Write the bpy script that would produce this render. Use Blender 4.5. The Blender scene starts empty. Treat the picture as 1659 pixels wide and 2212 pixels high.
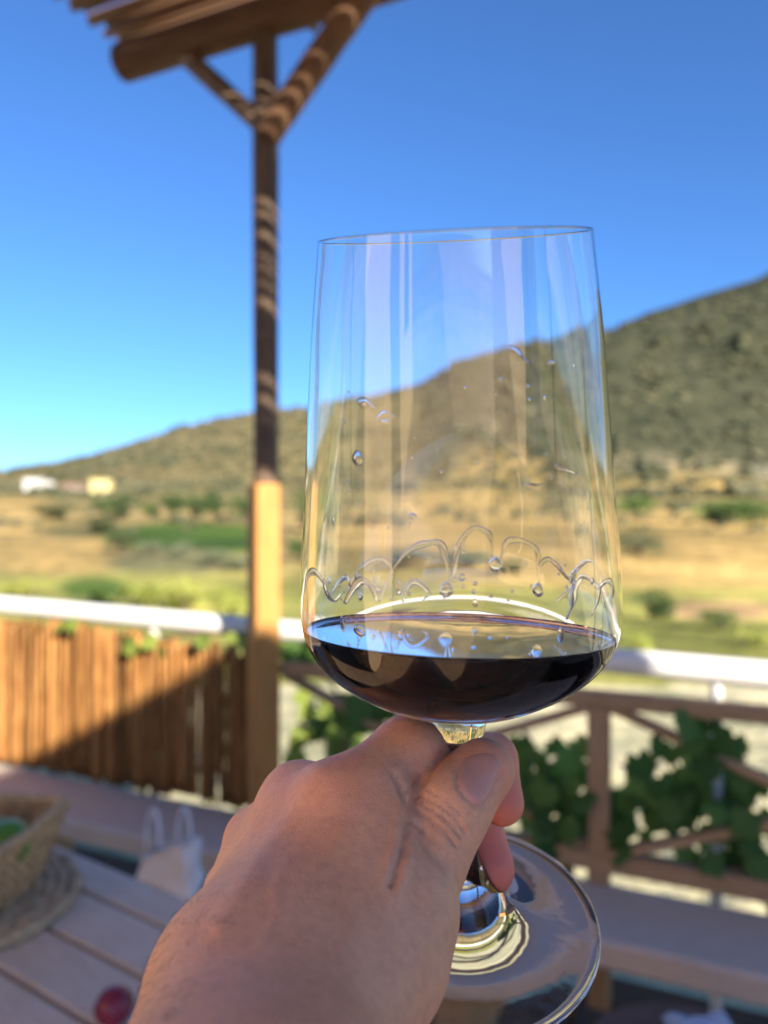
import bpy, bmesh, math, random
import numpy as np
from mathutils import Vector, Matrix, noise
from mathutils.bvhtree import BVHTree

random.seed(7)
rng = np.random.default_rng(7)
SC = bpy.context.scene
COL = SC.collection
EYE = 1.30                      # eye height above the deck
FPX, CX, CY = 1660.0, 829.5, 1106.0   # focal length and centre, in units of a 1659 x 2212 picture

# ------------------------------------------------------------------ camera
cam = bpy.data.cameras.new('camera')
cam.sensor_fit = 'VERTICAL'; cam.sensor_height = 34.65; cam.lens = 26.0
cam.clip_start = 0.01; cam.clip_end = 9000
cam.dof.use_dof = True; cam.dof.focus_distance = 0.212; cam.dof.aperture_fstop = 8.0
cam_ob = bpy.data.objects.new('camera', cam); COL.objects.link(cam_ob)
cam_ob.location = (0, 0, EYE); cam_ob.rotation_euler = (math.radians(90), 0, 0)
SC.camera = cam_ob

# ------------------------------------------------------------------ terrace axes
F2 = Vector((0.909, -0.4166, 0)).normalized()      # along the terrace rail, to the right
N2 = Vector((0.4166, 0.909, 0)).normalized()       # outwards, away from the camera
P0 = Vector((-1.344, 2.69, 0))
SUN = (F2 * 0.77 - N2 * 0.49 + Vector((0, 0, 0.40))).normalized()

# ------------------------------------------------------------------ sky, sun, exposure
w = bpy.data.worlds.new('World'); SC.world = w; w.use_nodes = True
nt = w.node_tree; nt.nodes.clear()
sky = nt.nodes.new('ShaderNodeTexSky'); sky.sky_type = 'NISHITA'; sky.sun_disc = False
sky.sun_elevation = math.asin(SUN.z); sky.sun_rotation = math.atan2(SUN.x, SUN.y)
sky.altitude = 0; sky.air_density = 0.88; sky.dust_density = 0.35; sky.ozone_density = 10.0
bg = nt.nodes.new('ShaderNodeBackground'); bg.inputs[1].default_value = 0.078
wo = nt.nodes.new('ShaderNodeOutputWorld')
nt.links.new(sky.outputs[0], bg.inputs[0]); nt.links.new(bg.outputs[0], wo.inputs[0])
sl = bpy.data.lights.new('sun', 'SUN'); sl.energy = 4.6; sl.angle = math.radians(0.5); sl.color = (1.0, 0.90, 0.76)
so = bpy.data.objects.new('sun', sl); COL.objects.link(so)
so.rotation_euler = SUN.to_track_quat('Z', 'Y').to_euler(); so.location = (4, -6, 8)
vs = SC.view_settings
vs.view_transform = 'Standard'; vs.look = 'None'; vs.exposure = 1.62; vs.gamma = 1.0; vs.use_curve_mapping = False
cy = SC.cycles
cy.use_denoising = True; cy.max_bounces = 16; cy.transmission_bounces = 14; cy.glossy_bounces = 8
cy.diffuse_bounces = 4; cy.transparent_max_bounces = 16; cy.sample_clamp_indirect = 6.0
cy.caustics_reflective = False; cy.caustics_refractive = False
SC.render.film_transparent = False

# ------------------------------------------------------------------ helpers
def P(px, py, d):
    return Vector(((px - CX) / FPX * d, d, EYE - (py - CY) / FPX * d))
def FL(t, s, z):                     # t along the rail, s towards the camera, z from the deck
    v = P0 + F2 * t - N2 * s
    return Vector((v.x, v.y, z))
def on_line(px, py, s=0.0):          # the point of the rail plane (offset s) seen at px, py
    k = (px - CX) / FPX
    q = P0 - N2 * s                  # q + t f with x = k y
    t = (k * q.y - q.x) / (F2.x - k * F2.y)
    p = q + F2 * t
    return t, p.y, EYE - (py - CY) / FPX * p.y

class MB:
    def __init__(self): self.v = []; self.f = []
    def add(self, vs, fs):
        o = len(self.v); self.v += [tuple(p) for p in vs]; self.f += [tuple(i + o for i in q) for q in fs]
    def box(self, lo, hi):
        x0, y0, z0 = lo; x1, y1, z1 = hi
        self.add([(x0,y0,z0),(x1,y0,z0),(x1,y1,z0),(x0,y1,z0),(x0,y0,z1),(x1,y0,z1),(x1,y1,z1),(x0,y1,z1)],
                 [(0,3,2,1),(4,5,6,7),(0,1,5,4),(1,2,6,5),(2,3,7,6),(3,0,4,7)])
    def tube(self, path, radii, seg=10, cap=True, flat=1.0, up=None):
        path = [Vector(p) for p in path]; n = len(path); rings = []; ref = None
        for i, p in enumerate(path):
            d = (path[min(i + 1, n - 1)] - path[max(i - 1, 0)]).normalized()
            if ref is None:
                ref = Vector(up) if up else (Vector((0, 0, 1)) if abs(d.z) < 0.9 else Vector((1, 0, 0)))
            if up: ref = Vector(up)
            a = d.cross(ref).normalized(); b = a.cross(d).normalized(); ref = b
            r = radii[i] if hasattr(radii, '__len__') else radii
            rings.append([p + a * (math.cos(2 * math.pi * j / seg) * r) + b * (math.sin(2 * math.pi * j / seg) * r * flat) for j in range(seg)])
        vs = [q for rg in rings for q in rg]; fs = []
        for i in range(n - 1):
            for j in range(seg):
                k = (j + 1) % seg
                fs.append((i * seg + j, i * seg + k, (i + 1) * seg + k, (i + 1) * seg + j))
        if cap:
            fs.append(tuple(range(seg - 1, -1, -1))); fs.append(tuple((n - 1) * seg + j for j in range(seg)))
        self.add(vs, fs)
    def lathe(self, prof, seg=64, close=False):
        n = len(prof); vs = []; fs = []
        for r, z in prof:
            for j in range(seg):
                a = 2 * math.pi * j / seg; vs.append((r * math.cos(a), r * math.sin(a), z))
        m = n if close else n - 1
        for i in range(m):
            i2 = (i + 1) % n
            for j in range(seg):
                k = (j + 1) % seg
                fs.append((i * seg + j, i * seg + k, i2 * seg + k, i2 * seg + j))
        self.add(vs, fs)
    def mesh(self, name, smooth=False):
        me = bpy.data.meshes.new(name); me.from_pydata(self.v, [], self.f); me.update()
        if smooth: me.polygons.foreach_set('use_smooth', [True] * len(me.polygons))
        return me

def link(name, me, mat=None, parent=None, world=None):
    o = bpy.data.objects.new(name, me); COL.objects.link(o)
    if mat is not None and me is not None and not me.materials: me.materials.append(mat)
    if parent is not None:
        o.parent = parent; o.matrix_parent_inverse = inv_of(parent)
    if world is not None: o.matrix_basis = world
    return o
WORLDS = {}
def inv_of(p):
    m = Matrix.Identity(4); q = p
    chain = []
    while q is not None: chain.append(q); q = q.parent
    for c in reversed(chain): m = m @ c.matrix_parent_inverse @ c.matrix_basis if c.parent else c.matrix_basis.copy()
    return m.inverted()
def tag(o, label, cat, group=None, kind=None):
    if label: o['label'] = label
    if cat: o['category'] = cat
    if group: o['group'] = group
    if kind: o['kind'] = kind
    return o
def empty(name, loc, label, cat, group=None):
    o = bpy.data.objects.new(name, None); COL.objects.link(o); o.location = loc; o.empty_display_size = 0.1
    o.matrix_basis = Matrix.Translation(Vector(loc))
    return tag(o, label, cat, group)
def frame(p0, p1, up=(0, 0, 1)):     # matrix with local X from p0 to p1
    p0 = Vector(p0); p1 = Vector(p1); x = (p1 - p0); L = x.length; x.normalize()
    u = Vector(up)
    if abs(x.dot(u)) > 0.98: u = N2.copy()
    y = u.cross(x).normalized(); z = x.cross(y)
    m = Matrix((x, y, z)).transposed().to_4x4(); m.translation = p0
    return m, L
def bevel_box_mesh(name, L, wd, h, b=0.003, seg=1, wob=0.0):
    bm = bmesh.new(); bmesh.ops.create_cube(bm, size=1)
    for v in bm.verts: v.co = Vector(((v.co.x + .5) * L, v.co.y * wd, v.co.z * h))
    bmesh.ops.bevel(bm, geom=list(bm.edges), offset=b, segments=seg, affect='EDGES')
    me = bpy.data.meshes.new(name); bm.to_mesh(me); bm.free(); return me
def timber(name, p0, p1, wd, h, mat, parent, up=(0, 0, 1), b=0.004):
    m, L = frame(p0, p1, up)
    return link(name, bevel_box_mesh(name, L, wd, h, b), mat, parent, m)
def pole(name, p0, p1, r0, r1, mat, parent, seg=14, wob=0.0):
    m, L = frame(p0, p1); mb = MB(); n = 12
    path = []; rad = []
    for i in range(n + 1):
        u = i / n
        path.append((L * u, random.uniform(-wob, wob) * (0 < i < n), random.uniform(-wob, wob) * (0 < i < n)))
        rad.append((r0 + (r1 - r0) * u) * random.uniform(.965, 1.035))
    mb.tube(path, rad, seg)
    return link(name, mb.mesh(name, False), mat, parent, m)

# ------------------------------------------------------------------ materials
def new_mat(name):
    m = bpy.data.materials.new(name); m.use_nodes = True
    t = m.node_tree; b = t.nodes['Principled BSDF']
    return m, t, b
def nd(t, typ, **kw):
    n = t.nodes.new(typ)
    for k, v in kw.items(): setattr(n, k, v)
    return n
def ramp(t, fac, stops):
    r = nd(t, 'ShaderNodeValToRGB'); el = r.color_ramp.elements
    while len(el) < len(stops): el.new(0.5)
    for e, (p, c) in zip(el, stops): e.position = p; e.color = (*c, 1)
    t.links.new(fac, r.inputs[0]); return r.outputs[0]
def mapping(t, scale=(1, 1, 1), rot=(0, 0, 0), coord='Object'):
    c = nd(t, 'ShaderNodeTexCoord'); m = nd(t, 'ShaderNodeMapping')
    m.inputs['Scale'].default_value = scale; m.inputs['Rotation'].default_value = rot
    t.links.new(c.outputs[coord], m.inputs[0]); return m.outputs[0]
def noise_tex(t, vec, scale, detail=4, rough=.6, dist=0):
    n = nd(t, 'ShaderNodeTexNoise'); n.inputs['Scale'].default_value = scale
    n.inputs['Detail'].default_value = detail; n.inputs['Roughness'].default_value = rough; n.inputs['Distortion'].default_value = dist
    if vec is not None: t.links.new(vec, n.inputs['Vector'])
    return n.outputs['Fac']
def mixc(t, fac, a, b, mode='MIX'):
    m = nd(t, 'ShaderNodeMix', data_type='RGBA', blend_type=mode)
    for sock, val in ((m.inputs[0], fac), (m.inputs[6], a), (m.inputs[7], b)):
        if hasattr(val, 'links'): t.links.new(val, sock)
        elif isinstance(val, (int, float)): sock.default_value = val
        else: sock.default_value = (*val, 1)
    return m.outputs[2]
def bump(t, b, h, strength, dist):
    n = nd(t, 'ShaderNodeBump'); n.inputs['Strength'].default_value = strength; n.inputs['Distance'].default_value = dist
    t.links.new(h, n.inputs['Height']); t.links.new(n.outputs[0], b.inputs['Normal'])
def obj_random(t):
    return nd(t, 'ShaderNodeObjectInfo').outputs['Random']

def wood(name, dark, light, knot=None, stretch=14, rough=.65, vary=.35, scale=18, spec=.3):
    m, t, b = new_mat(name)
    co = nd(t, 'ShaderNodeTexCoord').outputs['Object']
    rnd = obj_random(t)
    off = nd(t, 'ShaderNodeVectorMath', operation='ADD')
    cb = nd(t, 'ShaderNodeCombineXYZ'); ml = nd(t, 'ShaderNodeMath', operation='MULTIPLY'); ml.inputs[1].default_value = 37.0
    t.links.new(rnd, ml.inputs[0])
    for i in range(3): t.links.new(ml.outputs[0], cb.inputs[i])
    t.links.new(co, off.inputs[0]); t.links.new(cb.outputs[0], off.inputs[1])
    mp = nd(t, 'ShaderNodeMapping'); mp.inputs['Scale'].default_value = (1 / stretch * 4, 1, 1); t.links.new(off.outputs[0], mp.inputs[0])
    g = noise_tex(t, mp.outputs[0], scale * 4, 6, .65, .4)
    c = ramp(t, g, [(.28, dark), (.72, light)])
    v = ramp(t, rnd, [(0, (1 - vary,) * 3), (1, (1.0, 1.0, 1.0))])
    c = mixc(t, 1.0, c, v, 'MULTIPLY')
    if knot:
        mp2 = nd(t, 'ShaderNodeMapping'); mp2.inputs['Scale'].default_value = (.55, 1, 1); t.links.new(off.outputs[0], mp2.inputs[0])
        vo = nd(t, 'ShaderNodeTexVoronoi'); vo.inputs['Scale'].default_value = 7.0; t.links.new(mp2.outputs[0], vo.inputs['Vector'])
        kf = ramp(t, vo.outputs['Distance'], [(.05, (1, 1, 1)), (.16, (0, 0, 0))])
        c = mixc(t, kf, c, knot)
    t.links.new(c, b.inputs['Base Color']); b.inputs['Roughness'].default_value = rough
    b.inputs['Specular IOR Level'].default_value = spec
    bump(t, b, g, .5, .002)
    return m
M = {}
M['table'] = wood('pale_pine', (.68, .51, .37), (.82, .67, .51), knot=(.20, .13, .10), vary=.12)
M['bench'] = wood('weathered_board', (.62, .52, .43), (.74, .64, .54), vary=.1)
M['pole'] = wood('dark_weathered_pole', (.11, .075, .055), (.27, .18, .115), scale=8)
M['beam'] = wood('brown_pole', (.13, .07, .042), (.28, .155, .085), scale=8)
M['post'] = wood('honey_timber', (.40, .18, .045), (.52, .26, .075), vary=.1)
M['rail'] = wood('brown_rail_timber', (.40, .245, .125), (.55, .37, .21), vary=.25)
M['cane'] = wood('dried_cane', (.27, .105, .028), (.55, .28, .085), scale=5, vary=.62, rough=.5)
M['cane_roof'] = wood('grey_brown_cane', (.17, .095, .06), (.42, .24, .13), scale=5, vary=.45, rough=.5)
M['deck'] = wood('dusty_brown_deck_board', (.10, .06, .035), (.19, .115, .07), vary=.4, rough=.9, spec=.1)
M['stool'] = wood('brown_stool_wood', (.14, .09, .065), (.24, .16, .115))

def plain(name, col, rough=.6, nscale=None, namt=.25, spec=.4):
    m, t, b = new_mat(name)
    b.inputs['Roughness'].default_value = rough; b.inputs['Specular IOR Level'].default_value = spec
    if nscale:
        n = noise_tex(t, mapping(t), nscale, 5)
        c = ramp(t, n, [(.25, tuple(x * (1 - namt) for x in col)), (.75, tuple(min(1, x * (1 + namt)) for x in col))])
        t.links.new(c, b.inputs['Base Color'])
    else: b.inputs['Base Color'].default_value = (*col, 1)
    return m
M['white_paint'] = plain('white_paint', (.80, .79, .76), .4, 9, .06)
M['plaster'] = plain('white_plaster', (.74, .72, .68), .85, 2, .06)
M['far_white'] = plain('far_white', (.58, .57, .54), .85, .5, .08)
M['yellow_plaster'] = plain('yellow_plaster', (.62, .53, .24), .85, .5, .06)
M['pink_plaster'] = plain('pink_plaster', (.27, .21, .17), .85, .5, .1)
M['roof_tile'] = plain('terracotta', (.32, .14, .08), .8, 1, .2)
M['dark_glass'] = plain('window_dark', (.03, .035, .04), .1)
M['door_wood'] = plain('door_wood', (.12, .07, .04), .5)
M['twig'] = plain('vine_stem', (.14, .09, .055), .8, 20, .3)
M['trunk'] = plain('bark', (.10, .075, .055), .9, 6, .35)

def leaf_mat(name, a, b2, trans=.35):
    m, t, b = new_mat(name)
    rnd = obj_random(t)
    n = noise_tex(t, mapping(t), 14, 3)
    ad = nd(t, 'ShaderNodeMath', operation='ADD'); t.links.new(rnd, ad.inputs[0]); t.links.new(n, ad.inputs[1])
    hf = nd(t, 'ShaderNodeMath', operation='MULTIPLY'); hf.inputs[1].default_value = .5; t.links.new(ad.outputs[0], hf.inputs[0])
    c = ramp(t, hf.outputs[0], [(.2, a), (.8, b2)])
    t.links.new(c, b.inputs['Base Color']); b.inputs['Roughness'].default_value = .55; b.inputs['Specular IOR Level'].default_value = .3
    tr = nd(t, 'ShaderNodeBsdfTranslucent'); t.links.new(c, tr.inputs[0])
    mx = nd(t, 'ShaderNodeMixShader'); mx.inputs[0].default_value = trans
    t.links.new(b.outputs[0], mx.inputs[1]); t.links.new(tr.outputs[0], mx.inputs[2])
    t.links.new(mx.outputs[0], t.nodes['Material Output'].inputs[0])
    return m
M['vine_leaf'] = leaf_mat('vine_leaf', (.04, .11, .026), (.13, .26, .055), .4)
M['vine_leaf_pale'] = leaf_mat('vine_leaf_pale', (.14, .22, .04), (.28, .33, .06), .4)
M['bush_dark'] = leaf_mat('bush_dark', (.035, .075, .02), (.08, .13, .035), .2)
M['bush_green'] = leaf_mat('bush_green', (.07, .13, .028), (.13, .21, .05), .25)
M['bush_olive'] = leaf_mat('bush_olive', (.12, .145, .07), (.20, .22, .12), .2)
M['bush_dark_olive'] = leaf_mat('bush_dark_olive', (.06, .085, .03), (.12, .14, .055), .2)
M['bush_yellow'] = leaf_mat('bush_yellow', (.30, .34, .06), (.50, .50, .13), .25)

# ------------------------------------------------------------------ terrain
def sm(a, b, x):
    u = min(1, max(0, (x - a) / (b - a))); return u * u * (3 - 2 * u)
RIDGE = [(-900, 1075), (-400, 1050), (0, 1022), (200, 980), (400, 917), (550, 888), (650, 880), (800, 862), (900, 838),
         (1000, 785), (1090, 757), (1200, 740), (1310, 706), (1450, 657), (1659, 583), (1900, 510), (2500, 420)]
RX = [math.degrees(math.atan((a - CX) / FPX)) for a, _ in RIDGE]; RE = [(CY - b) / FPX for _, b in RIDGE]
PR = [0, 4, 10, 20, 40, 80, 150, 250, 350, 430]
PZ = [-2.15, -2.25, -3.0, -4.3, -5.8, -6.4, -5.2, -1.6, 4.0, 11.0]
def terrain(az, r):                  # az in degrees from the view axis; height from the eye
    yy = r * max(.35, math.cos(math.radians(az)))
    z = float(np.interp(yy, PR, PZ))
    x = r * math.sin(math.radians(az)); y = r * math.cos(math.radians(az))
    und = noise.noise((x * .02, y * .02, 3.1)) * min(1.4, r * .012) + noise.noise((x * .11, y * .11, 1.7)) * min(.5, r * .008)
    z += und
    aa = abs(az)
    e = float(np.interp(az, RX, RE)) if aa < 46 else .05
    if aa > 55: e *= max(.35, 1 - (aa - 55) / 60)
    if yy > 430:
        top = e * 900
        u = min(1, (yy - 430) / 470)
        z = 11 + (top - 11) * (.72 * u + .28 * sm(0, 1, u)) + noise.noise((x * .008, y * .008, 8)) * 12 * math.sin(u * math.pi) + und
        if yy > 900: z = top - (yy - 900) * .22
    return z
def ground_col(px, py):
    """dry fields, green plots and scrub: colour of the soil cover"""
    tan = (.54, .37, .16); straw = (.44, .33, .16); olive = (.155, .15, .075); green = (.085, .15, .03)
    grey = (.14, .13, .085); yel = (.38, .37, .11); pink = (.42, .27, .17); hillr = (.072, .077, .054); pale = (.72, .65, .46)
    def mix(a, b, u): return tuple(p + (q - p) * u for p, q in zip(a, b))
    def blob(c, cx, cy, rx, ry, col, k=1.0):
        d = ((px - cx) / rx) ** 2 + ((py - cy) / ry) ** 2
        return mix(c, col, k * max(0, 1 - sm(.45, 1.25, d)))
    if py > 1480: c = pale
    else:
        c = mix(straw, yel, sm(1190, 1290, py))
        c = mix(c, tan, .85 * sm(1080, 1130, py) * (1 - sm(1250, 1290, py)) * sm(600, 700, px))
    if py < 1100: c = mix(c, olive, .6)
    # hill cover above the fields
    hill = mix(mix(grey, straw, .28), hillr, sm(500, 1300, px))
    base = np.interp(px, [0, 700, 1300, 1659], [1065, 1060, 1042, 1040])
    c = mix(c, hill, 1 - sm(base - 22, base + 6, py))
    for q in [(40, 1095, 80, 22, tan, .9), (110, 1185, 190, 62, tan, .95), (230, 1160, 60, 20, tan, .9), (180, 1150, 120, 13, olive, .9),
              (400, 1160, 190, 36, green, 1), (520, 1165, 90, 34, green, 1), (380, 1215, 160, 34, (.23, .22, .13), .9),
              (340, 1275, 330, 40, yel, .9), (200, 1268, 80, 26, green, .8),
              (1420, 1052, 330, 13, tan, 1), (1390, 1170, 70, 34, olive, .9), (1590, 1105, 110, 26, green, .8), (1370, 1090, 50, 20, green, .8),
              (1520, 1190, 240, 55, tan, .8), (1560, 1318, 140, 26, pink, .9), (1500, 1385, 220, 45, (.20, .21, .06), .9),
              (1400, 1010, 240, 14, (.33, .28, .21), .7), (1600, 1028, 120, 10, (.45, .40, .35), .6),
              (1000, 1085, 200, 22, tan, .7), (950, 1140, 160, 16, tan, .6), (1100, 1010, 150, 30, tan, .45), (800, 1250, 200, 40, (.2, .2, .07), .7)]:
        c = blob(c, *q)
    return c
azs = sorted(set([-180 + 5 * i for i in range(73) if abs(-180 + 5 * i) > 41] + [-41 + .45 * i for i in range(183)]))
rs = [1.2 * (1.065 ** i) for i in range(118)]
vs_, cols = [], []
for a in azs:
    for r in rs:
        z = terrain(a, r); ar = math.radians(a)
        vs_.append((r * math.sin(ar), r * math.cos(ar), EYE + z))
        yy = max(.3, r * math.cos(ar)) if abs(a) < 80 else r * .3
        px = CX + FPX * math.tan(math.radians(max(-60, min(60, a)))); py = CY - z / yy * FPX
        cols.append(ground_col(px, py))
nr = len(rs); fs_ = []
for i in range(len(azs)):
    j = (i + 1) % len(azs)
    if j == 0: continue
    for k in range(nr - 1): fs_.append((i * nr + k, i * nr + k + 1, j * nr + k + 1, j * nr + k))
me = bpy.data.meshes.new('hillside'); me.from_pydata(vs_, [], [f[::-1] for f in fs_]); me.update()
ca = me.color_attributes.new('cover', 'FLOAT_COLOR', 'POINT')
ca.data.foreach_set('color', np.array([(*c, 1) for c in cols], dtype=np.float32).ravel())
me.polygons.foreach_set('use_smooth', [True] * len(me.polygons))
m, t, b = new_mat('dry_hillside')
at = nd(t, 'ShaderNodeAttribute', attribute_name='cover')
pos = nd(t, 'ShaderNodeNewGeometry').outputs['Position']
def pmap(sc):
    q = nd(t, 'ShaderNodeMapping'); q.inputs['Scale'].default_value = (sc, sc, sc); t.links.new(pos, q.inputs[0]); return q.outputs[0]
n1 = noise_tex(t, pmap(.05), 1, 6, .65); n2 = noise_tex(t, pmap(.5), 1, 5, .7); n3 = noise_tex(t, pmap(6), 1, 4, .7)
k1 = ramp(t, n1, [(.32, (.45, .5, .46)), (.68, (1.4, 1.32, 1.2))]); k2 = ramp(t, n2, [(.34, (.55, .6, .55)), (.66, (1.35, 1.3, 1.22))])
k3 = ramp(t, n3, [(.3, (.75, .75, .72)), (.7, (1.2, 1.2, 1.2))])
tz = nd(t, 'ShaderNodeMapping'); tz.inputs['Scale'].default_value = (.012, .012, .42); t.links.new(pos, tz.inputs[0])
k4 = ramp(t, noise_tex(t, tz.outputs[0], 1, 4, .6), [(.35, (.62, .66, .6)), (.65, (1.22, 1.18, 1.1))])
c = mixc(t, 1, mixc(t, 1, mixc(t, 1, mixc(t, 1, at.outputs['Color'], k4, 'MULTIPLY'), k1, 'MULTIPLY'), k2, 'MULTIPLY'), k3, 'MULTIPLY')
t.links.new(c, b.inputs['Base Color']); b.inputs['Roughness'].default_value = .95; b.inputs['Specular IOR Level'].default_value = .1
bump(t, b, n2, .6, .4)
M['ground'] = m
hill = link('hillside', me, M['ground']); hill['kind'] = 'structure'; hill['label'] = 'dry hillside with straw fields and olive scrub under blue sky'

def ground_at(px, py):               # distance at which the ground is seen at px, py
    az = math.degrees(math.atan((px - CX) / FPX)); ca_ = math.cos(math.radians(az)); best = None
    e = (CY - py) / FPX
    for r in np.geomspace(4, 1400, 500):
        if terrain(az, r) / (r * ca_) >= e: best = r; break
    best = best or 1000
    return az, best, Vector((best * math.sin(math.radians(az)), best * ca_, EYE + terrain(az, best)))

# ------------------------------------------------------------------ shrubs and trees
def crown_mesh(name, w_, h_, n, leaf, seed, squash=1.0):
    r_ = np.random.default_rng(seed); mb = MB()
    lumps = [(r_.uniform(-.32, .32) * w_, r_.uniform(-.32, .32) * w_, h_ * r_.uniform(.25, .78), r_.uniform(.22, .36) * min(w_, h_ * 1.5)) for _ in range(11)]
    for i in range(n):
        lx, ly, lz, lr = lumps[r_.integers(len(lumps))]
        d = r_.normal(size=3); d /= np.linalg.norm(d); rr = lr * r_.uniform(.55, 1.05)
        p = Vector((lx + d[0] * rr, ly + d[1] * rr, max(.02 * h_, lz + d[2] * rr * squash)))
        nn = Vector(d + r_.normal(size=3) * .6).normalized(); a = nn.orthogonal().normalized(); q = nn.cross(a)
        ang = r_.uniform(0, 6.28); u = a * math.cos(ang) + q * math.sin(ang); v = nn.cross(u)
        s = leaf * r_.uniform(.6, 1.3)
        mb.add([p - u * s, p - v * s * .5 + nn * s * .15, p + u * s, p + v * s * .5 + nn * s * .15], [(0, 1, 2, 3)])
    return mb.mesh(name)
CROWNS = {}
def shrub(name, px, py, wpx, hpx, mat, label, cat, group, seed, lift=0.15):
    az, r, p = ground_at(px, py)
    d = p.y; W = wpx / FPX * d; H = hpx / FPX * d
    if name == 'tree': W *= 1.25; H *= 1.4
    o = empty(name, p, label, cat, group)
    key = (mat, seed % 3)
    if key not in CROWNS:
        CROWNS[key] = crown_mesh('crown', 1, 1, 700, .055, 100 + seed % 3); CROWNS[key].materials.append(M[mat])
    m_ = Matrix.Translation(p + Vector((0, 0, H * lift * .3))) @ Matrix.Rotation(seed * 1.7, 4, 'Z') @ Matrix.Diagonal((W, W, H * 1.05, 1))
    link('crown', CROWNS[key], None, o, m_)
    mb = MB(); th = H * .55
    mb.tube([(0, 0, -.1 * H), (W * .02, 0, th * .5), (-W * .02, W * .02, th)], [W * .05, W * .04, W * .02], 7)
    for q in range(3):
        a = q * 2.1 + seed; mb.tube([(0, 0, th * .4), (math.cos(a) * W * .18, math.sin(a) * W * .18, th)], [W * .03, W * .012], 5)
    link('trunk', mb.mesh('trunk'), M['trunk'], o, Matrix.Translation(p))
    return o
sd = 0
TREES = [  # px, py(base), w, h, material, label
 (225, 1118, 44, 30, 'bush_dark', 'dark tree at the left end of the tree line above the green plot'),
 (275, 1122, 50, 36, 'bush_dark', 'second dark tree from the left in the tree line above the green plot'),
 (322, 1120, 46, 30, 'bush_green', 'mid green tree third from left in the tree line on the far field'),
 (372, 1124, 54, 40, 'bush_dark', 'dark rounded tree in the middle of the far tree line'),
 (424, 1122, 48, 34, 'bush_dark', 'dark tree right of the middle of the far tree line'),
 (470, 1128, 52, 46, 'bush_dark', 'tallest dark tree near the right end of the far tree line'),
 (528, 1130, 56, 42, 'bush_dark', 'dark tree in the far line just left of the post'),
 (655, 1150, 60, 60, 'bush_dark', 'dark tree seen between the post and the wine glass'),
 (655, 1215, 60, 50, 'bush_dark', 'dark bush below the tree between post and wine glass'),
 (120, 1122, 100, 30, 'bush_dark_olive', 'long olive hedge at the left edge of the tan field'),
 (205, 1152, 90, 32, 'bush_dark_olive', 'olive hedge running down between the two tan fields'),
 (262, 1196, 86, 44, 'bush_dark_olive', 'olive hedge at the lower end of the tan field'),
 (330, 1200, 60, 30, 'bush_olive', 'grey olive bush left of the middle in the olive patch'),
 (395, 1205, 64, 32, 'bush_olive', 'grey olive bush in the middle of the olive patch'),
 (455, 1225, 64, 34, 'bush_olive', 'grey olive bush right of the middle in the olive patch'),
 (520, 1235, 64, 34, 'bush_olive', 'grey olive bush nearest the post in the olive patch'),
 (60, 1292, 110, 40, 'bush_yellow', 'yellow green bush behind the left end of the white rail'),
 (210, 1310, 150, 56, 'bush_green', 'green bush rising just behind the white rail, left of the yellow ones'),
 (310, 1312, 120, 48, 'bush_yellow', 'yellow green bush behind the white rail next to the green bush'),
 (400, 1322, 130, 60, 'bush_yellow', 'yellow green bush behind the white rail in the middle of the cane fence'),
 (500, 1335, 130, 66, 'bush_yellow', 'yellow green bush behind the white rail beside the post'),
 (1372, 1106, 70, 28, 'bush_green', 'small green bush on the far field right of the wine glass'),
 (1545, 1128, 90, 34, 'bush_green', 'green thicket left half on the far field at right'),
 (1625, 1130, 110, 46, 'bush_green', 'green thicket at the right edge of the far field'),
 (1380, 1200, 100, 40, 'bush_olive', 'grey olive bush right of the wine glass on the dry field'),
 (1405, 1342, 90, 66, 'bush_dark', 'round dark green bush above the white rail right of the glass'),
 (1560, 1360, 90, 40, 'bush_green', 'low green bush on the pinkish bank above the right rail'),
 (1640, 1400, 90, 40, 'bush_yellow', 'yellow green weeds above the right end of the white rail'),
 (1370, 1420, 110, 50, 'bush_yellow', 'yellow green weeds above the white rail by the wine glass'),
 (860, 1225, 150, 40, 'bush_dark', 'dark bush seen through the left half of the wine glass'),
 (1010, 1232, 140, 44, 'bush_dark', 'dark bush seen through the middle of the wine glass'),
 (1120, 1236, 110, 34, 'bush_dark', 'dark bush seen through the right half of the wine glass'),
 (790, 1135, 110, 26, 'bush_olive', 'olive bush on the far field seen high through the glass'),
]
for px, py, w_, h_, mt, lb in TREES:
    sd += 1
    dark = mt == 'bush_dark' and py < 1160
    shrub('tree' if dark else 'bush', px, py, w_, h_, mt, lb, 'tree' if dark else 'bush', 'trees and bushes on the fields', sd)

# scrub covering the hill: too many to count
ico = bmesh.new(); bmesh.ops.create_icosphere(ico, subdivisions=1, radius=1)
iv = np.array([v.co[:] for v in ico.verts]); ico.verts.index_update()
if_ = np.array([[v.index for v in f.verts] for f in ico.faces]); ico.free()
SV, SF = [], []; cnt = 0
for i in range(5200):
    az = random.uniform(-38, 36); r = 430 + 500 * random.random() ** 1.2
    if random.random() < .25: r = random.uniform(180, 430)
    z = terrain(az, r); s = random.uniform(1.0, 2.6) * (1 if r > 420 else .45) * (1.2 if az > 8 else .9) * (1 + 2.2 * max(0, noise.noise((az * .5, r * .02, 5))))
    if r <= 420 and noise.noise((az * .4, r * .03, 2)) < .05: continue
    jit = 1 + rng.normal(size=(len(iv), 1)) * .18
    v = iv * jit * np.array([s * random.uniform(.8, 1.5), s * random.uniform(.8, 1.5), s * .75])
    v += np.array([r * math.sin(math.radians(az)), r * math.cos(math.radians(az)), EYE + z + s * .25])
    SV.append(v); SF.append(if_ + cnt * len(iv)); cnt += 1
me = bpy.data.meshes.new('hillside_scrub'); me.from_pydata(np.concatenate(SV).tolist(), [], np.concatenate(SF).tolist())
m, t, b = new_mat('scrub')
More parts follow.
